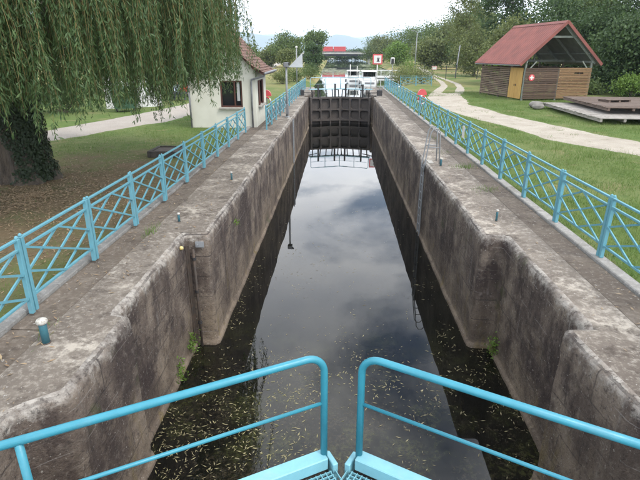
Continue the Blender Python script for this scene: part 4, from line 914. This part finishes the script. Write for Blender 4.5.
# right far tree line, rising toward the shed
RT = [(17, 205, 9.5, 5, 'leaf_olive'), (22, 185, 11, 5.5, 'leaf_mid'), (16.5, 150, 5.8, 3.2, 'leaf_bright'), (27, 170, 12.5, 6, 'leaf_mid'), (24, 135, 9.4, 4.4, 'leaf_mid'), (33, 160, 14, 6, 'leaf_dark'), (29, 132, 11.5, 5, 'leaf_olive'), (20, 118, 6.4, 3.4, 'leaf_olive'), (36, 142, 15, 6, 'leaf_mid'), (27, 112, 10.0, 4.4, 'leaf_mid'), (14.5, 225, 9, 5, 'leaf_mid'), (44, 175, 17, 7, 'leaf_dark')]
RK = rank(RT)
for i, (x, y, h, r, mt) in enumerate(RT):
    tree(x, y, h, r, mt, RK[i] + ' from left, ' + TONE[mt] + ' tree in the wood line along the right bank', 80 + i, 4600, .36, .08, group='right bank wood line', clumps=48)
tree(22.6, 96, 14.5, 3.8, 'leaf_olive', 'tall feathery tree where the wood line rises behind the track', 101, 5200, .24, .22, clumps=60, cl=.15)
tree(26.0, 84, 16.5, 4.6, 'leaf_dark', 'tall dark tree with open crown left of the shed roof', 102, 8600, .26, .20, clumps=70, cl=.15)
tree(20.2, 80, 6.4, 3.0, 'leaf_olive', 'rounded pale green tree at the bend of the track', 103, 4600, .2, .06)
tree(24.2, 73, 5.0, 3.0, 'leaf_dark', 'dark low spreading tree behind the white pole', 104, 4000, .2, .04)
tree(30.5, 76, 18, 4.6, 'leaf_dark', 'tall bare stemmed tree above the shed ridge with pale trunk', 105, 6800, .26, .45, trunk=.30, bark='bark_pale', clumps=56, cl=.17)
tree(33.5, 80, 18, 4.2, 'leaf_mid', 'second tall pale stemmed tree above the shed ridge', 106, 5600, .26, .5, trunk=.26, bark='bark_pale', clumps=48, cl=.17)
WD = [(19.2, 60, 6.5, 3.4, 'leaf_olive', .06), (24, 60, 9, 4.2, 'leaf_dark', .05), (29, 62, 11, 4.6, 'leaf_mid', .06), (26, 53, 7.5, 3.6, 'leaf_dark', .03), (31, 52, 13, 5.2, 'leaf_dark', .05), (36, 56, 15, 6, 'leaf_dark', .05), (34, 46, 12, 5, 'leaf_dark', .03), (29.5, 45, 9, 4.2, 'leaf_dark', .02), (39, 48, 16, 6, 'leaf_dark', .04), (43, 42, 15, 6, 'leaf_dark', .04), (33, 38.5, 9, 4.5, 'leaf_dark', .02), (38, 37, 13, 5.5, 'leaf_dark', .03), (41, 62, 18, 6, 'leaf_mid', .06), (24.8, 45.5, 6.5, 3.0, 'leaf_dark', .02), (36, 31, 10, 5, 'leaf_dark', .03)]
RK = rank(WD)
for i, (x, y, h, r, mt, bs) in enumerate(WD):
    tree(x, y, h, r, mt, RK[i] + ' from left, dense ' + TONE[mt] + ' tree in the wood behind the shed', 120 + i, 11000, .21, bs, group='wood behind the shed', clumps=80, cl=.19)
SH = [(23.4, 42.2, 2.0, 1.4, 'leaf_bright', 'bright green bush at the wood edge right of the shed'), (17.5, 57, 3.2, 1.5, 'leaf_bright', 'bright green bush at the left rear corner of the shed'), (27.5, 41, 2.4, 2.0, 'leaf_dark', 'dark low bush beyond the platforms'), (25.5, 42.8, 1.4, 1.3, 'leaf_mid', 'low mid green bush between bright bush and wood'), (20.8, 44.5, 1.3, 1.2, 'leaf_mid', 'small bush just right of the shed rear'), (30, 38, 2.2, 1.8, 'leaf_mid', 'green bush at the right edge of the wood')]
for i, (x, y, h, r, mt, lb) in enumerate(SH): shrub(x, y, h, r, mt, lb, 160 + i, 2400, .17)
for i, (x, y, h, r, mt, lb) in enumerate([(7.2, 61.5, 2.5, 1.6, 'leaf_olive', 'pale leafy bush behind the short blue fence on the right'), (9.6, 60.8, 2.2, 1.5, 'leaf_olive', 'right hand pale bush behind the short blue fence'), (8.4, 64.5, 3.0, 1.2, 'leaf_bright', 'taller bright bush behind the two pale bushes'), (6.9, 104, 3.2, 1.3, 'leaf_bright', 'bright green waterside bush beside the red bordered sign')]):
    shrub(x, y, h, r, mt, lb, 180 + i, 2200, .13)

# ================================================================== BRIDGE, VEHICLES
def bridge():
    Y = 245; t = thing('road_bridge', (0, Y, UW), 'low concrete road bridge crossing the canal in the distance', 'bridge')
    MB().box((4, Y, 2.55), (150, 9, .9)).build('girder', 'bridge_dark', t); MB().box((4, Y, 3.25), (150, 10.6, .5)).build('deck', 'bridge_concrete', t)
    for yy_ in (Y - 5.2, Y + 5.2): MB().box((4, yy_, 3.62), (150, .25, .24)).build('parapet', 'bridge_concrete', t)
    for x in np.arange(-40, 48, 3): MB().box((x, Y - 5.2, 3.9), (.09, .09, .5)).build('rail_post', 'galv', t)
    MB().box((4, Y - 5.2, 4.15), (150, .08, .1)).build('guard_rail', 'galv', t)
    for x in (-9.5, 13.6): MB().box((x, Y, .6), (1.2, 8, 3.1)).build('pier', 'bridge_concrete', t)
    for x0, x1 in ((-71, -14), (19, 79)): MB().prism([(x0, Y - 6.5, -.5), (x1, Y - 6.5, -.5), (x1 - 5 if x1 > 50 else x1 - 3, Y - 4.5, 2.1), (x0 + 3, Y - 4.5, 2.1)], (0, 9, 0)).build('embankment', 'ground', t)
bridge()
def truck(x, boxes, label, y=243.2):
    z = 3.52; t = thing('lorry', (x, y, z), label, 'lorry')
    for (a, b_, c) in boxes:
        MB().bbox(((a + b_) / 2, y, z + 1.62), (b_ - a, 2.5, 2.15), .05).build('cargo_box', c, t); MB().box(((a + b_) / 2, y, z + .5), (b_ - a, 2.2, .2)).build('chassis', 'dark_iron', t)
        for wx in (a + .9, b_ - 1.9, b_ - .8):
            for s in (-1.05, 1.05): MB().tube([(wx, y + s - .15, z + .42), (wx, y + s + .15, z + .42)], .42, 14).build('wheel', 'rubber', t)
    e = boxes[0][0] - .25; MB().prism([(e, y - 1.2, z + .4), (e - 3.3, y - 1.2, z + .4), (e - 3.3, y - 1.2, z + 1.4), (e - 2.9, y - 1.2, z + 2.6), (e, y - 1.2, z + 2.6)], (0, 2.4, 0)).build('cab', 'van_white', t)
    MB().prism([(e - 3.32, y - 1.1, z + 1.45), (e - 2.93, y - 1.1, z + 2.5), (e - 2.90, y - 1.1, z + 2.5), (e - 3.29, y - 1.1, z + 1.45)], (0, 2.2, 0)).build('windscreen', 'glass', t)
    MB().box((e - 2.3, y - 1.21, z + 1.9), (.8, .03, .6)).build('cab_window', 'glass', t)
    for s in (-1.05, 1.05): MB().tube([(e - 1.6, y + s - .15, z + .42), (e - 1.6, y + s + .15, z + .42)], .42, 14).build('wheel', 'rubber', t)
truck(-2, [(-8.1, -3.2, 'truck_red'), (-2.9, 2.6, 'truck_red')], 'lorry with white cab and two red boxes crossing the bridge')

def boat(x, y, w, l, hgt, label, roof=True):
    t = thing('cabin_boat', (x, y, UW - .3), label, 'boat'); st = []
    for f, ww, zt in ((0, .86, .62), (.15, .95, .60), (.5, 1, .62), (.78, .82, .74), (.93, .4, .86), (1, .04, .92)):
        Y = y - l / 2 + l * f; st.append([(x - w / 2 * ww, Y, UW + zt), (x - w / 2 * ww * .86, Y, UW + .1), (x - w / 2 * ww * .4, Y, UW - .25), (x + w / 2 * ww * .4, Y, UW - .25), (x + w / 2 * ww * .86, Y, UW + .1), (x + w / 2 * ww, Y, UW + zt)])
    m = MB(); m.add([p for s in st for p in s], [(i * 6 + k, i * 6 + k + 1, i * 6 + 7 + k, i * 6 + 6 + k) for i in range(5) for k in range(5)] + [(i * 6 + 5, i * 6, i * 6 + 6, i * 6 + 11) for i in range(5)] + [tuple(range(6)), tuple(range(35, 29, -1))]); m.build('hull', 'boat_white', t)
    MB().box((x, y - l / 2 - .01, UW + .32), (w * .5, .02, .22)).build('transom_panel', 'zinc', t)
    for s in (-1, 1): MB().tube([(x + s * w * .5, y - l * .3, UW + .15), (x + s * w * .5, y - l * .3, UW + .5)], .07, 8).build('fender', 'zinc', t, True)
    c = MB()
    for s in (-1, 1): c.box((x + s * w * .34, y - l * .12, UW + .62 + (hgt - .62) / 2), (.06, l * .42, hgt - .62))
    c.box((x, y - l * .30, UW + .62 + (hgt - .62) * .2), (w * .62, .06, (hgt - .62) * .4)); c.box((x, y + l * .08, UW + .62 + (hgt - .62) / 2), (w * .62, .06, hgt - .62)); c.build('cabin', 'boat_white', t)
    MB().bbox((x, y - l * .12, UW + hgt + .03), (w * .82, l * .55, .08), .03).build('cabin_roof', 'boat_white', t)
    for k in (-1, 0, 1): MB().box((x + k * w * .22, y - l * .302, UW + .62 + (hgt - .62) * .68), (w * .18, .03, (hgt - .62) * .42)).build('window', 'glass', t)
    return t
boat(3.55, 66, 2.3, 6.5, 1.62, 'white cabin boat moored upstream under the red bordered sign')
b2 = boat(1.75, 71, 2.1, 6.0, 1.5, 'second white boat with mast left of the cabin boat')
MB().tube([(1.3, 68.4, UW + .5), (1.3, 68.4, 1.9)], .05, 8).build('mast', 'white_paint', b2, True); MB().tube([(2.2, 68.4, UW + .5), (2.2, 68.4, 1.7)], .04, 8).build('flag_staff', 'white_paint', b2, True)
p = thing('white_pontoon', (8, 84, UW), 'white railed pontoon on the right side of the upstream basin', 'pontoon')
MB().box((7.2, 84, UW + .2), (4.4, 1.6, .28)).build('float', 'boat_white', p)
for x in (5.1, 6.5, 7.9, 9.3): MB().box((x, 83.3, UW + .75), (.09, .09, .9)).build('rail_post', 'boat_white', p)
MB().box((7.2, 83.3, UW + 1.2), (4.4, .08, .10)).build('rail', 'boat_white', p)

# poles, wire fence and notice along the track
p = thing('leaning_pole', (16.94, 77.6, 0), 'pale slightly leaning pole beside the track bend', 'pole'); MB().tube([(16.94, 77.6, -.1), (17.25, 77.6, 4.3)], [.10, .07], 8).build('pole', 'galv', p, True); MB().lathe((17.25, 77.6, 4.3), [(.08, 0), (.02, .12)], 8).build('cap', 'zinc', p)
p = thing('tall_pole', (15.0, 106, 0), 'tall thin grey pole with lamp before the wood line', 'pole'); MB().tube([(15, 106, -.1), (15.05, 106, 7.2)], [.12, .07], 8).build('pole', 'galv', p, True); MB().tube([(15.05, 106, 7.15), (14.4, 106, 7.45)], .05, 6).build('lamp_arm', 'galv', p); MB().bbox((14.2, 106, 7.44), (.5, .2, .12), .02).build('lamp', 'zinc', p)
p = thing('canal_signal', (7.9, 80, 0), 'dark canal signal with pale frame on a short post', 'signal'); MB().tube([(7.9, 80, -.4), (7.9, 80, 1.7)], .06, 8).build('post', 'galv', p, True); MB().bbox((7.9, 80, 2.2), (.62, .2, 1.0), .12).build('backboard', 'white_paint', p); MB().bbox((7.9, 79.86, 2.15), (.40, .1, .72), .05).build('signal_head', 'dark_iron', p)
p = thing('wire_fence', (14.6, 76, 0), 'thin wire fence with dark posts across the track end', 'fence')
wp = [(12.9, 80.9), (13.5, 77.5), (13.96, 69.6), (16.3, 74.4), (18.8, 72.5)]
for x, y in wp: MB().tube([(x, y, -.1), (x, y, 1.75)], .05, 8).build('post', 'dark_iron', p)
for a, b_ in zip(wp[:-1], wp[1:]):
    if a[1] - b_[1] > 6: continue
    for z in (.5, 1.0, 1.5): MB().tube([(*a, z), (*b_, z)], .008, 4).build('wire', 'zinc', p)
p = thing('notice_board', (13.62, 77.4, .8), 'small pinkish notice on the wire fence beside the track', 'sign'); MB().bbox((13.75, 77.3, 1.25), (.72, .02, .5), .005).build('panel', simple('pink', (.55, .28, .27), (.5, .3, .3), 4, .6, 0), p); MB().box((13.75, 77.285, 1.25), (.56, .012, .34)).build('face', 'white_paint', p)

# behind the willow: white wall, green bin, two people on a bench
p = thing('white_wall', (-13.4, 32.6, 0), 'white rendered wall glimpsed below the willow beyond the path', 'wall'); o = MB().box((-13.3, 32.6, .8), (3.4, .25, 2.0), R(28)); o.build('wall_panel', 'van_white', p); MB().box((-13.3, 32.6, 1.84), (3.5, .36, .09), R(28)).build('wall_cap', 'stone_sill', p)
p = thing('green_bin', (-12.95, 30.3, 0), 'large dark green wheeled bin by the white wall under the willow', 'bin')
m = MB(); q = R(28); M_ = Matrix.Rotation(q, 4, 'Z')
def lp(x, y, z): v = M_ @ Vector((x, y, z)); return (v.x - 12.95, v.y + 30.3, v.z)
m.add([lp(*v) for v in [(-.6, -.42, .16), (.6, -.42, .16), (.6, .42, .16), (-.6, .42, .16), (-.72, -.52, 1.15), (.72, -.52, 1.15), (.72, .52, 1.15), (-.72, .52, 1.15)]], [(0, 1, 2, 3), (4, 7, 6, 5), (0, 4, 5, 1), (1, 5, 6, 2), (2, 6, 7, 3), (3, 7, 4, 0)]); m.build('body', 'bin_green', p)
MB().add([lp(*v) for v in [(-.75, -.56, 1.16), (.75, -.56, 1.16), (.75, .54, 1.16), (-.75, .54, 1.16), (-.7, -.3, 1.36), (.7, -.3, 1.36), (.7, .5, 1.42), (-.7, .5, 1.42)]], [(0, 1, 2, 3), (4, 7, 6, 5), (0, 4, 5, 1), (1, 5, 6, 2), (2, 6, 7, 3), (3, 7, 4, 0)]).build('lid', 'bin_green', p)
for x, y in ((-.5, -.35), (.5, -.35), (.5, .35), (-.5, .35)): MB().tube([lp(x - .03, y, .09), lp(x + .03, y, .09)], .09, 10).build('wheel', 'rubber', p)
p = thing('park_bench', (-11.75, 37.9, 0), 'wooden bench where two people sit past the willow', 'bench')
for z, y in ((.45, 37.75), (.45, 37.9), (.45, 38.05)): MB().box((-11.75, y, z), (1.8, .13, .04)).build('seat_slat', 'post_wood', p)
for z in (.65, .82): MB().box((-11.75, 38.16, z), (1.8, .03, .12)).build('back_slat', 'post_wood', p)
for x in (-12.5, -11.0):
    for y in (37.72, 38.14): MB().box((x, y, .2 if y < 38 else .45), (.07, .06, .44 if y < 38 else .9)).build('leg', 'post_wood', p)
def person(x, y, shirt, label):
    t = thing('person', (x, y, 0), label, 'person')
    J = {'pel': (0, 0, .55, .155), 'bel': (0, .02, .72, .145), 'che': (0, .03, .95, .165), 'nec': (0, .01, 1.13, .06), 'hed': (0, -.02, 1.24, .095), 'top': (0, -.01, 1.33, .075)}
    E_ = [('pel', 'bel'), ('bel', 'che'), ('che', 'nec'), ('nec', 'hed'), ('hed', 'top')]
    for s, n in ((-1, 'l'), (1, 'r')):
        J['sh' + n] = (s * .19, .02, 1.06, .065); J['el' + n] = (s * .25, -.06, .82, .048); J['wr' + n] = (s * .14, -.28, .68, .036); J['hd' + n] = (s * .10, -.36, .64, .035)
        J['hp' + n] = (s * .10, -.02, .53, .095); J['kn' + n] = (s * .13, -.42, .52, .07); J['an' + n] = (s * .13, -.44, .10, .045); J['to' + n] = (s * .14, -.60, .04, .04)
        E_ += [('che', 'sh' + n), ('sh' + n, 'el' + n), ('el' + n, 'wr' + n), ('wr' + n, 'hd' + n), ('pel', 'hp' + n), ('hp' + n, 'kn' + n), ('kn' + n, 'an' + n), ('an' + n, 'to' + n)]
    ks = list(J); me = bpy.data.meshes.new('body'); me.from_pydata([J[k][:3] for k in ks], [(ks.index(a), ks.index(b_)) for a, b_ in E_], [])
    o = bpy.data.objects.new('body', me); COL.objects.link(o); o.parent = t
    md = o.modifiers.new('skin', 'SKIN'); sv = me.skin_vertices[0].data if me.skin_vertices else None
    if sv is None:
        bpy.context.view_layer.objects.active = o; bm = bmesh.new(); bm.from_mesh(me); bm.verts.layers.skin.verify(); bm.to_mesh(me); bm.free(); sv = me.skin_vertices[0].data
    for i, k in enumerate(ks): sv[i].radius = (J[k][3], J[k][3])
    sv[0].use_root = True; o.modifiers.new('sub', 'SUBSURF').levels = 1
    mt = NT('figure_' + shirt); z = t_ = None
    s3 = mt.n('ShaderNodeSeparateXYZ'); mt.link(mt.n('ShaderNodeTexCoord').outputs['Object'], s3.inputs[0])
    cols = {'shirt_red': (.52, .055, .03), 'shirt_blue': (.40, .46, .55)}
    c = mt.mix(mt.math('GREATER_THAN', s3.outputs[2], .60), (.04, .045, .06), cols[shirt]); c = mt.mix(mt.math('GREATER_THAN', s3.outputs[2], 1.10), c, (.48, .28, .20)); mt.col(c); mt.rough(.8); me.materials.append(mt.m)
    MB().lathe((0, 0, 1.245), [(.10, .02), (.112, .06), (.098, .11), (.04, .145)], 12).build('hair', 'hair', t, True, world=False)
person(-12.05, 37.86, 'shirt_blue', 'person in a pale blue top sitting on the bench')
person(-11.55, 37.86, 'shirt_red', 'person in a red top sitting on the bench')

# ================================================================== SMALL STUFF: leaves, grass, pads
def flat_leaves(name, label, n, fx, zf, mat, L, Wd, tilt=.15, seed=1):
    g = np.random.default_rng(seed); P = fx(g, n); k = len(P); a = g.uniform(0, 2 * math.pi, k); D = np.stack([np.cos(a), np.sin(a), g.normal(size=k) * tilt], 1); N = np.stack([-np.sin(a), np.cos(a), g.normal(size=k) * tilt], 1)
    C = np.column_stack([P, zf(P[:, 0], P[:, 1])]); s = np.clip(np.exp(g.normal(size=k) * .42 - .1), .3, 1.7); v, f = leaf_quads(C, unit(D), unit(N), L * s, Wd * s); o = npmesh(name, v, f, mat); tag(o, label, None, None, 'stuff'); o['category'] = 'leaves'; return o
def lockleaf(g, n):
    x = g.uniform(-3.0, 3.05, n); y = 1 + 30 * g.uniform(0, 1, n) ** 1.9; d = .55 * fbm(x * .8, y * .5, 61, 4) + .45 * fbm(x * 3.2, y * 2.6, 66, 3); fall = np.interp(y, [0, 7, 9, 12, 18, 31], [1, .95, .62, .22, .05, .015]); edge = 1 + .5 * (np.abs(x) > 2.2)
    return np.stack([x, y], 1)[g.uniform(0, 1, n) < np.clip((d - .42) * 4.2, .04, 1) * fall * edge]
flat_leaves('floating_leaves', 'fallen willow leaves floating on the dark lock water', 34000, lockleaf, lambda x, y: LW + .004 + 0 * x, 'float_leaf', .056, .0105, .02, 3)
def litter(g, n):
    r = np.abs(g.normal(size=n)) * 3.9; a = g.uniform(0, 6.28, n); x = -7.6 + r * np.cos(a); y = 11.4 + 1.15 * r * np.sin(a); k = (x < -4.45) & (y < 20); return np.stack([x, y], 1)[k]
flat_leaves('leaf_litter', 'brown fallen leaves covering the soil under the willow', 15000, litter, lambda x, y: gz(x, y) + .012, 'dry_leaf', .075, .018, .25, 4)
def quayleaf(g, n):
    s = np.where(g.uniform(0, 1, n) < .72, -1, 1); x = s * g.uniform(2.75, 4.15, n); y = 3 + 28 * g.uniform(0, 1, n) ** 1.5; k = (np.abs(x) > 3.25) | ((y > 9) & (np.abs(x) > 2.8)); return np.stack([x, y], 1)[k]
flat_leaves('quay_leaves', 'scattered dry willow leaves lying on the lock copings', 1300, quayleaf, lambda x, y: .014 + 0 * x, 'dry_leaf', .07, .015, .2, 6)
def pads(g, n):
    y = g.uniform(95, 190, n); x = g.uniform(-5, 11, n); d = fbm(x * .10, y * .06, 77, 3) + .14 * (np.abs(x - 3) > 4); return np.stack([x, y], 1)[d > .60]
flat_leaves('water_plants', 'pale floating water plants in bands across the far canal', 9000, pads, lambda x, y: UW + .01 + 0 * x, 'pad_leaf', .5, .45, .01, 8)

def blades(name, label, P, h, w, mat, seed, lean=.35):
    g = np.random.default_rng(seed); k = len(P); z = gz(P[:, 0], P[:, 1]); a = g.uniform(0, 6.28, k); hh = h * g.uniform(.45, 1.35, k) * (.45 + 1.5 * fbm(P[:, 0] * 1.1, P[:, 1] * 1.1, 55, 3) ** 1.5 + 1.6 * np.clip(fbm(P[:, 0] * 2.3, P[:, 1] * 2.3, 56, 2) - .66, 0, 1) * 4); ww = w * g.uniform(.6, 1.3, k)
    B = np.column_stack([P, z - .01]); sd_ = np.stack([np.cos(a), np.sin(a), 0 * a], 1) * ww[:, None] / 2; T = B + np.stack([g.normal(size=k) * lean * hh, g.normal(size=k) * lean * hh, hh], 1)
    V_ = np.stack([B - sd_, B + sd_, T], 1).reshape(-1, 3); o = npmesh(name, V_, np.arange(3 * k).reshape(-1, 3), mat); tag(o, label, None, None, 'stuff'); o['category'] = 'grass'; return o
def tri_in(P, poly):
    x, y = P[:, 0], P[:, 1]; c = np.zeros(len(P), bool); j = len(poly) - 1
    for i in range(len(poly)):
        xi, yi = poly[i]; xj, yj = poly[j]; c ^= ((yi > y) != (yj > y)) & (x < (xj - xi) * (y - yi) / (yj - yi + 1e-12) + xi); j = i
    return c
TRK = [(10.6, 8), (10.3, 14), (10.1, 17.1), (9.26, 18.5), (8.66, 19.5), (8.1, 20.8), (7.97, 22.9), (7.6, 24.8), (7.26, 26.6), (6.66, 29.6), (6.3, 32.8), (6.4, 37), (6.74, 41.6), (10.1, 43), (9.5, 38.3), (8.9, 35.4), (9.5, 32.9), (9.5, 30), (9.9, 28.3), (10.28, 26.7), (10.64, 24.6), (11.0, 23), (11.4, 21.4), (11.9, 20.4), (12.5, 15), (12.9, 8)]
g = np.random.default_rng(9)
def rlawn(n):
    x = 4.5 + 14 * g.uniform(0, 1, n); y = 5 + 42 * g.uniform(0, 1, n) ** 1.25; P = np.stack([x, y], 1); tn = fbm(x * 2.2, y * 1.3, 91, 4); P = P[(x < 1.02 * y * .62 + 3.0) & (~tri_in(P, TRK) | ((tn > .68) & (g.uniform(0, 1, n) < .35)))]
    d = fbm(P[:, 0] * .9, P[:, 1] * .9, 33, 3); return P[g.uniform(0, 1, len(P)) < np.clip(d * 1.9 - .25, .1, 1)]
blades('lawn_grass', 'short green grass on the right bank between fence and shed', rlawn(300000), .085, .013, 'grass_blade', 2)
def llawn(n):
    x = -15 + 10.55 * g.uniform(0, 1, n); y = 6 + 24 * g.uniform(0, 1, n); P = np.stack([x, y], 1); dd = np.sqrt((x + 7.6) ** 2 + (y - 11.2) ** 2 * .78) + (fbm(x * .7, y * .7, 12, 3) - .5) * 4
    pathy = np.interp(y, [4, 13.5, 19.1, 22, 25.5, 30], [-16.5, -13.4, -11.5, -10.3, -8.65, -8.1]); return P[(g.uniform(0, 1, n) < np.clip((dd - 3.6) / 3.2, .05, 1)) & (x > pathy + .1)]
blades('lawn_grass', 'sparse green grass on the left bank around the willow soil', llawn(70000), .06, .012, 'grass_blade', 3)
def tufts():
    P = []
    for x, y, n, r in ((-3.72, 9.0, 60, .16), (-3.72, 8.75, 40, .1), (3.6, 12.4, 260, .16), (3.66, 15.0, 200, .14), (3.55, 17.4, 160, .2), (-3.7, 5.2, 25, .18), (3.76, 20.5, 60, .4)):
        P.append(np.stack([x + g.normal(size=n) * (.17 if n > 100 else .05), y + g.normal(size=n) * r], 1))
    for y in np.arange(-3, 45, .12):
        if g.uniform() < .5: P.append(np.stack([4.46 + np.abs(g.normal(size=9)) * .08, y + g.normal(size=9) * .08], 1))
        if g.uniform() < .35 and y < 22: P.append(np.stack([-4.42 - np.abs(g.normal(size=8)) * .08, y + g.normal(size=8) * .08], 1))
    return np.concatenate(P)
blades('joint_grass', 'grass tufts growing in the quay joints and along the kerbs', tufts() , .10, .014, 'grass_blade', 5, .5)
# weeds growing out of the chamber walls
for x, y, z, lb in ((3.02, 8.55, LW + .22, 'green weed at the foot of the right wall corner'), (-2.95, 8.4, LW + .25, 'green weed at the foot of the left wall pipe'), (-2.96, 7.6, LW + .15, 'sparse weed on the left wall base nearer the gate'), (-2.56, 11.2, -.55, 'small moss tuft on the upper left lock wall')):
    n = 150 if z < -1 else 50; C = np.array([x, y, z]) + g.normal(size=(n, 3)) * np.array([.06, .10, .12 if z < -1 else .05]); D = rdirs(n); v, f = leaf_quads(C - np.array([x, y, z]), D, unit(np.cross(D, rdirs(n))), .07, .03)
    o = npmesh('wall_weed', v, f, 'leaf_bright'); o.location = (x, y, z); tag(o, lb, 'weed', None, 'stuff')

# ================================================================== HAZE
hv = bpy.data.materials.new('haze'); hv.use_nodes = True; hn = hv.node_tree; hn.nodes.clear(); ho = hn.nodes.new('ShaderNodeOutputMaterial'); pv = hn.nodes.new('ShaderNodeVolumePrincipled')
pv.inputs['Color'].default_value = (.66, .80, 1.0, 1); pv.inputs['Density'].default_value = 1.7e-4; pv.inputs['Anisotropy'].default_value = .2; hn.links.new(pv.outputs[0], ho.inputs['Volume'])
hb_ = MB().box((0, 5400, 225), (27600, 17600, 462)); MATS['haze'] = hv; o = hb_.build('haze', 'haze'); tag(o, 'thin pale blue air haze over the whole plain', None, None, 'stuff'); o['category'] = 'haze'
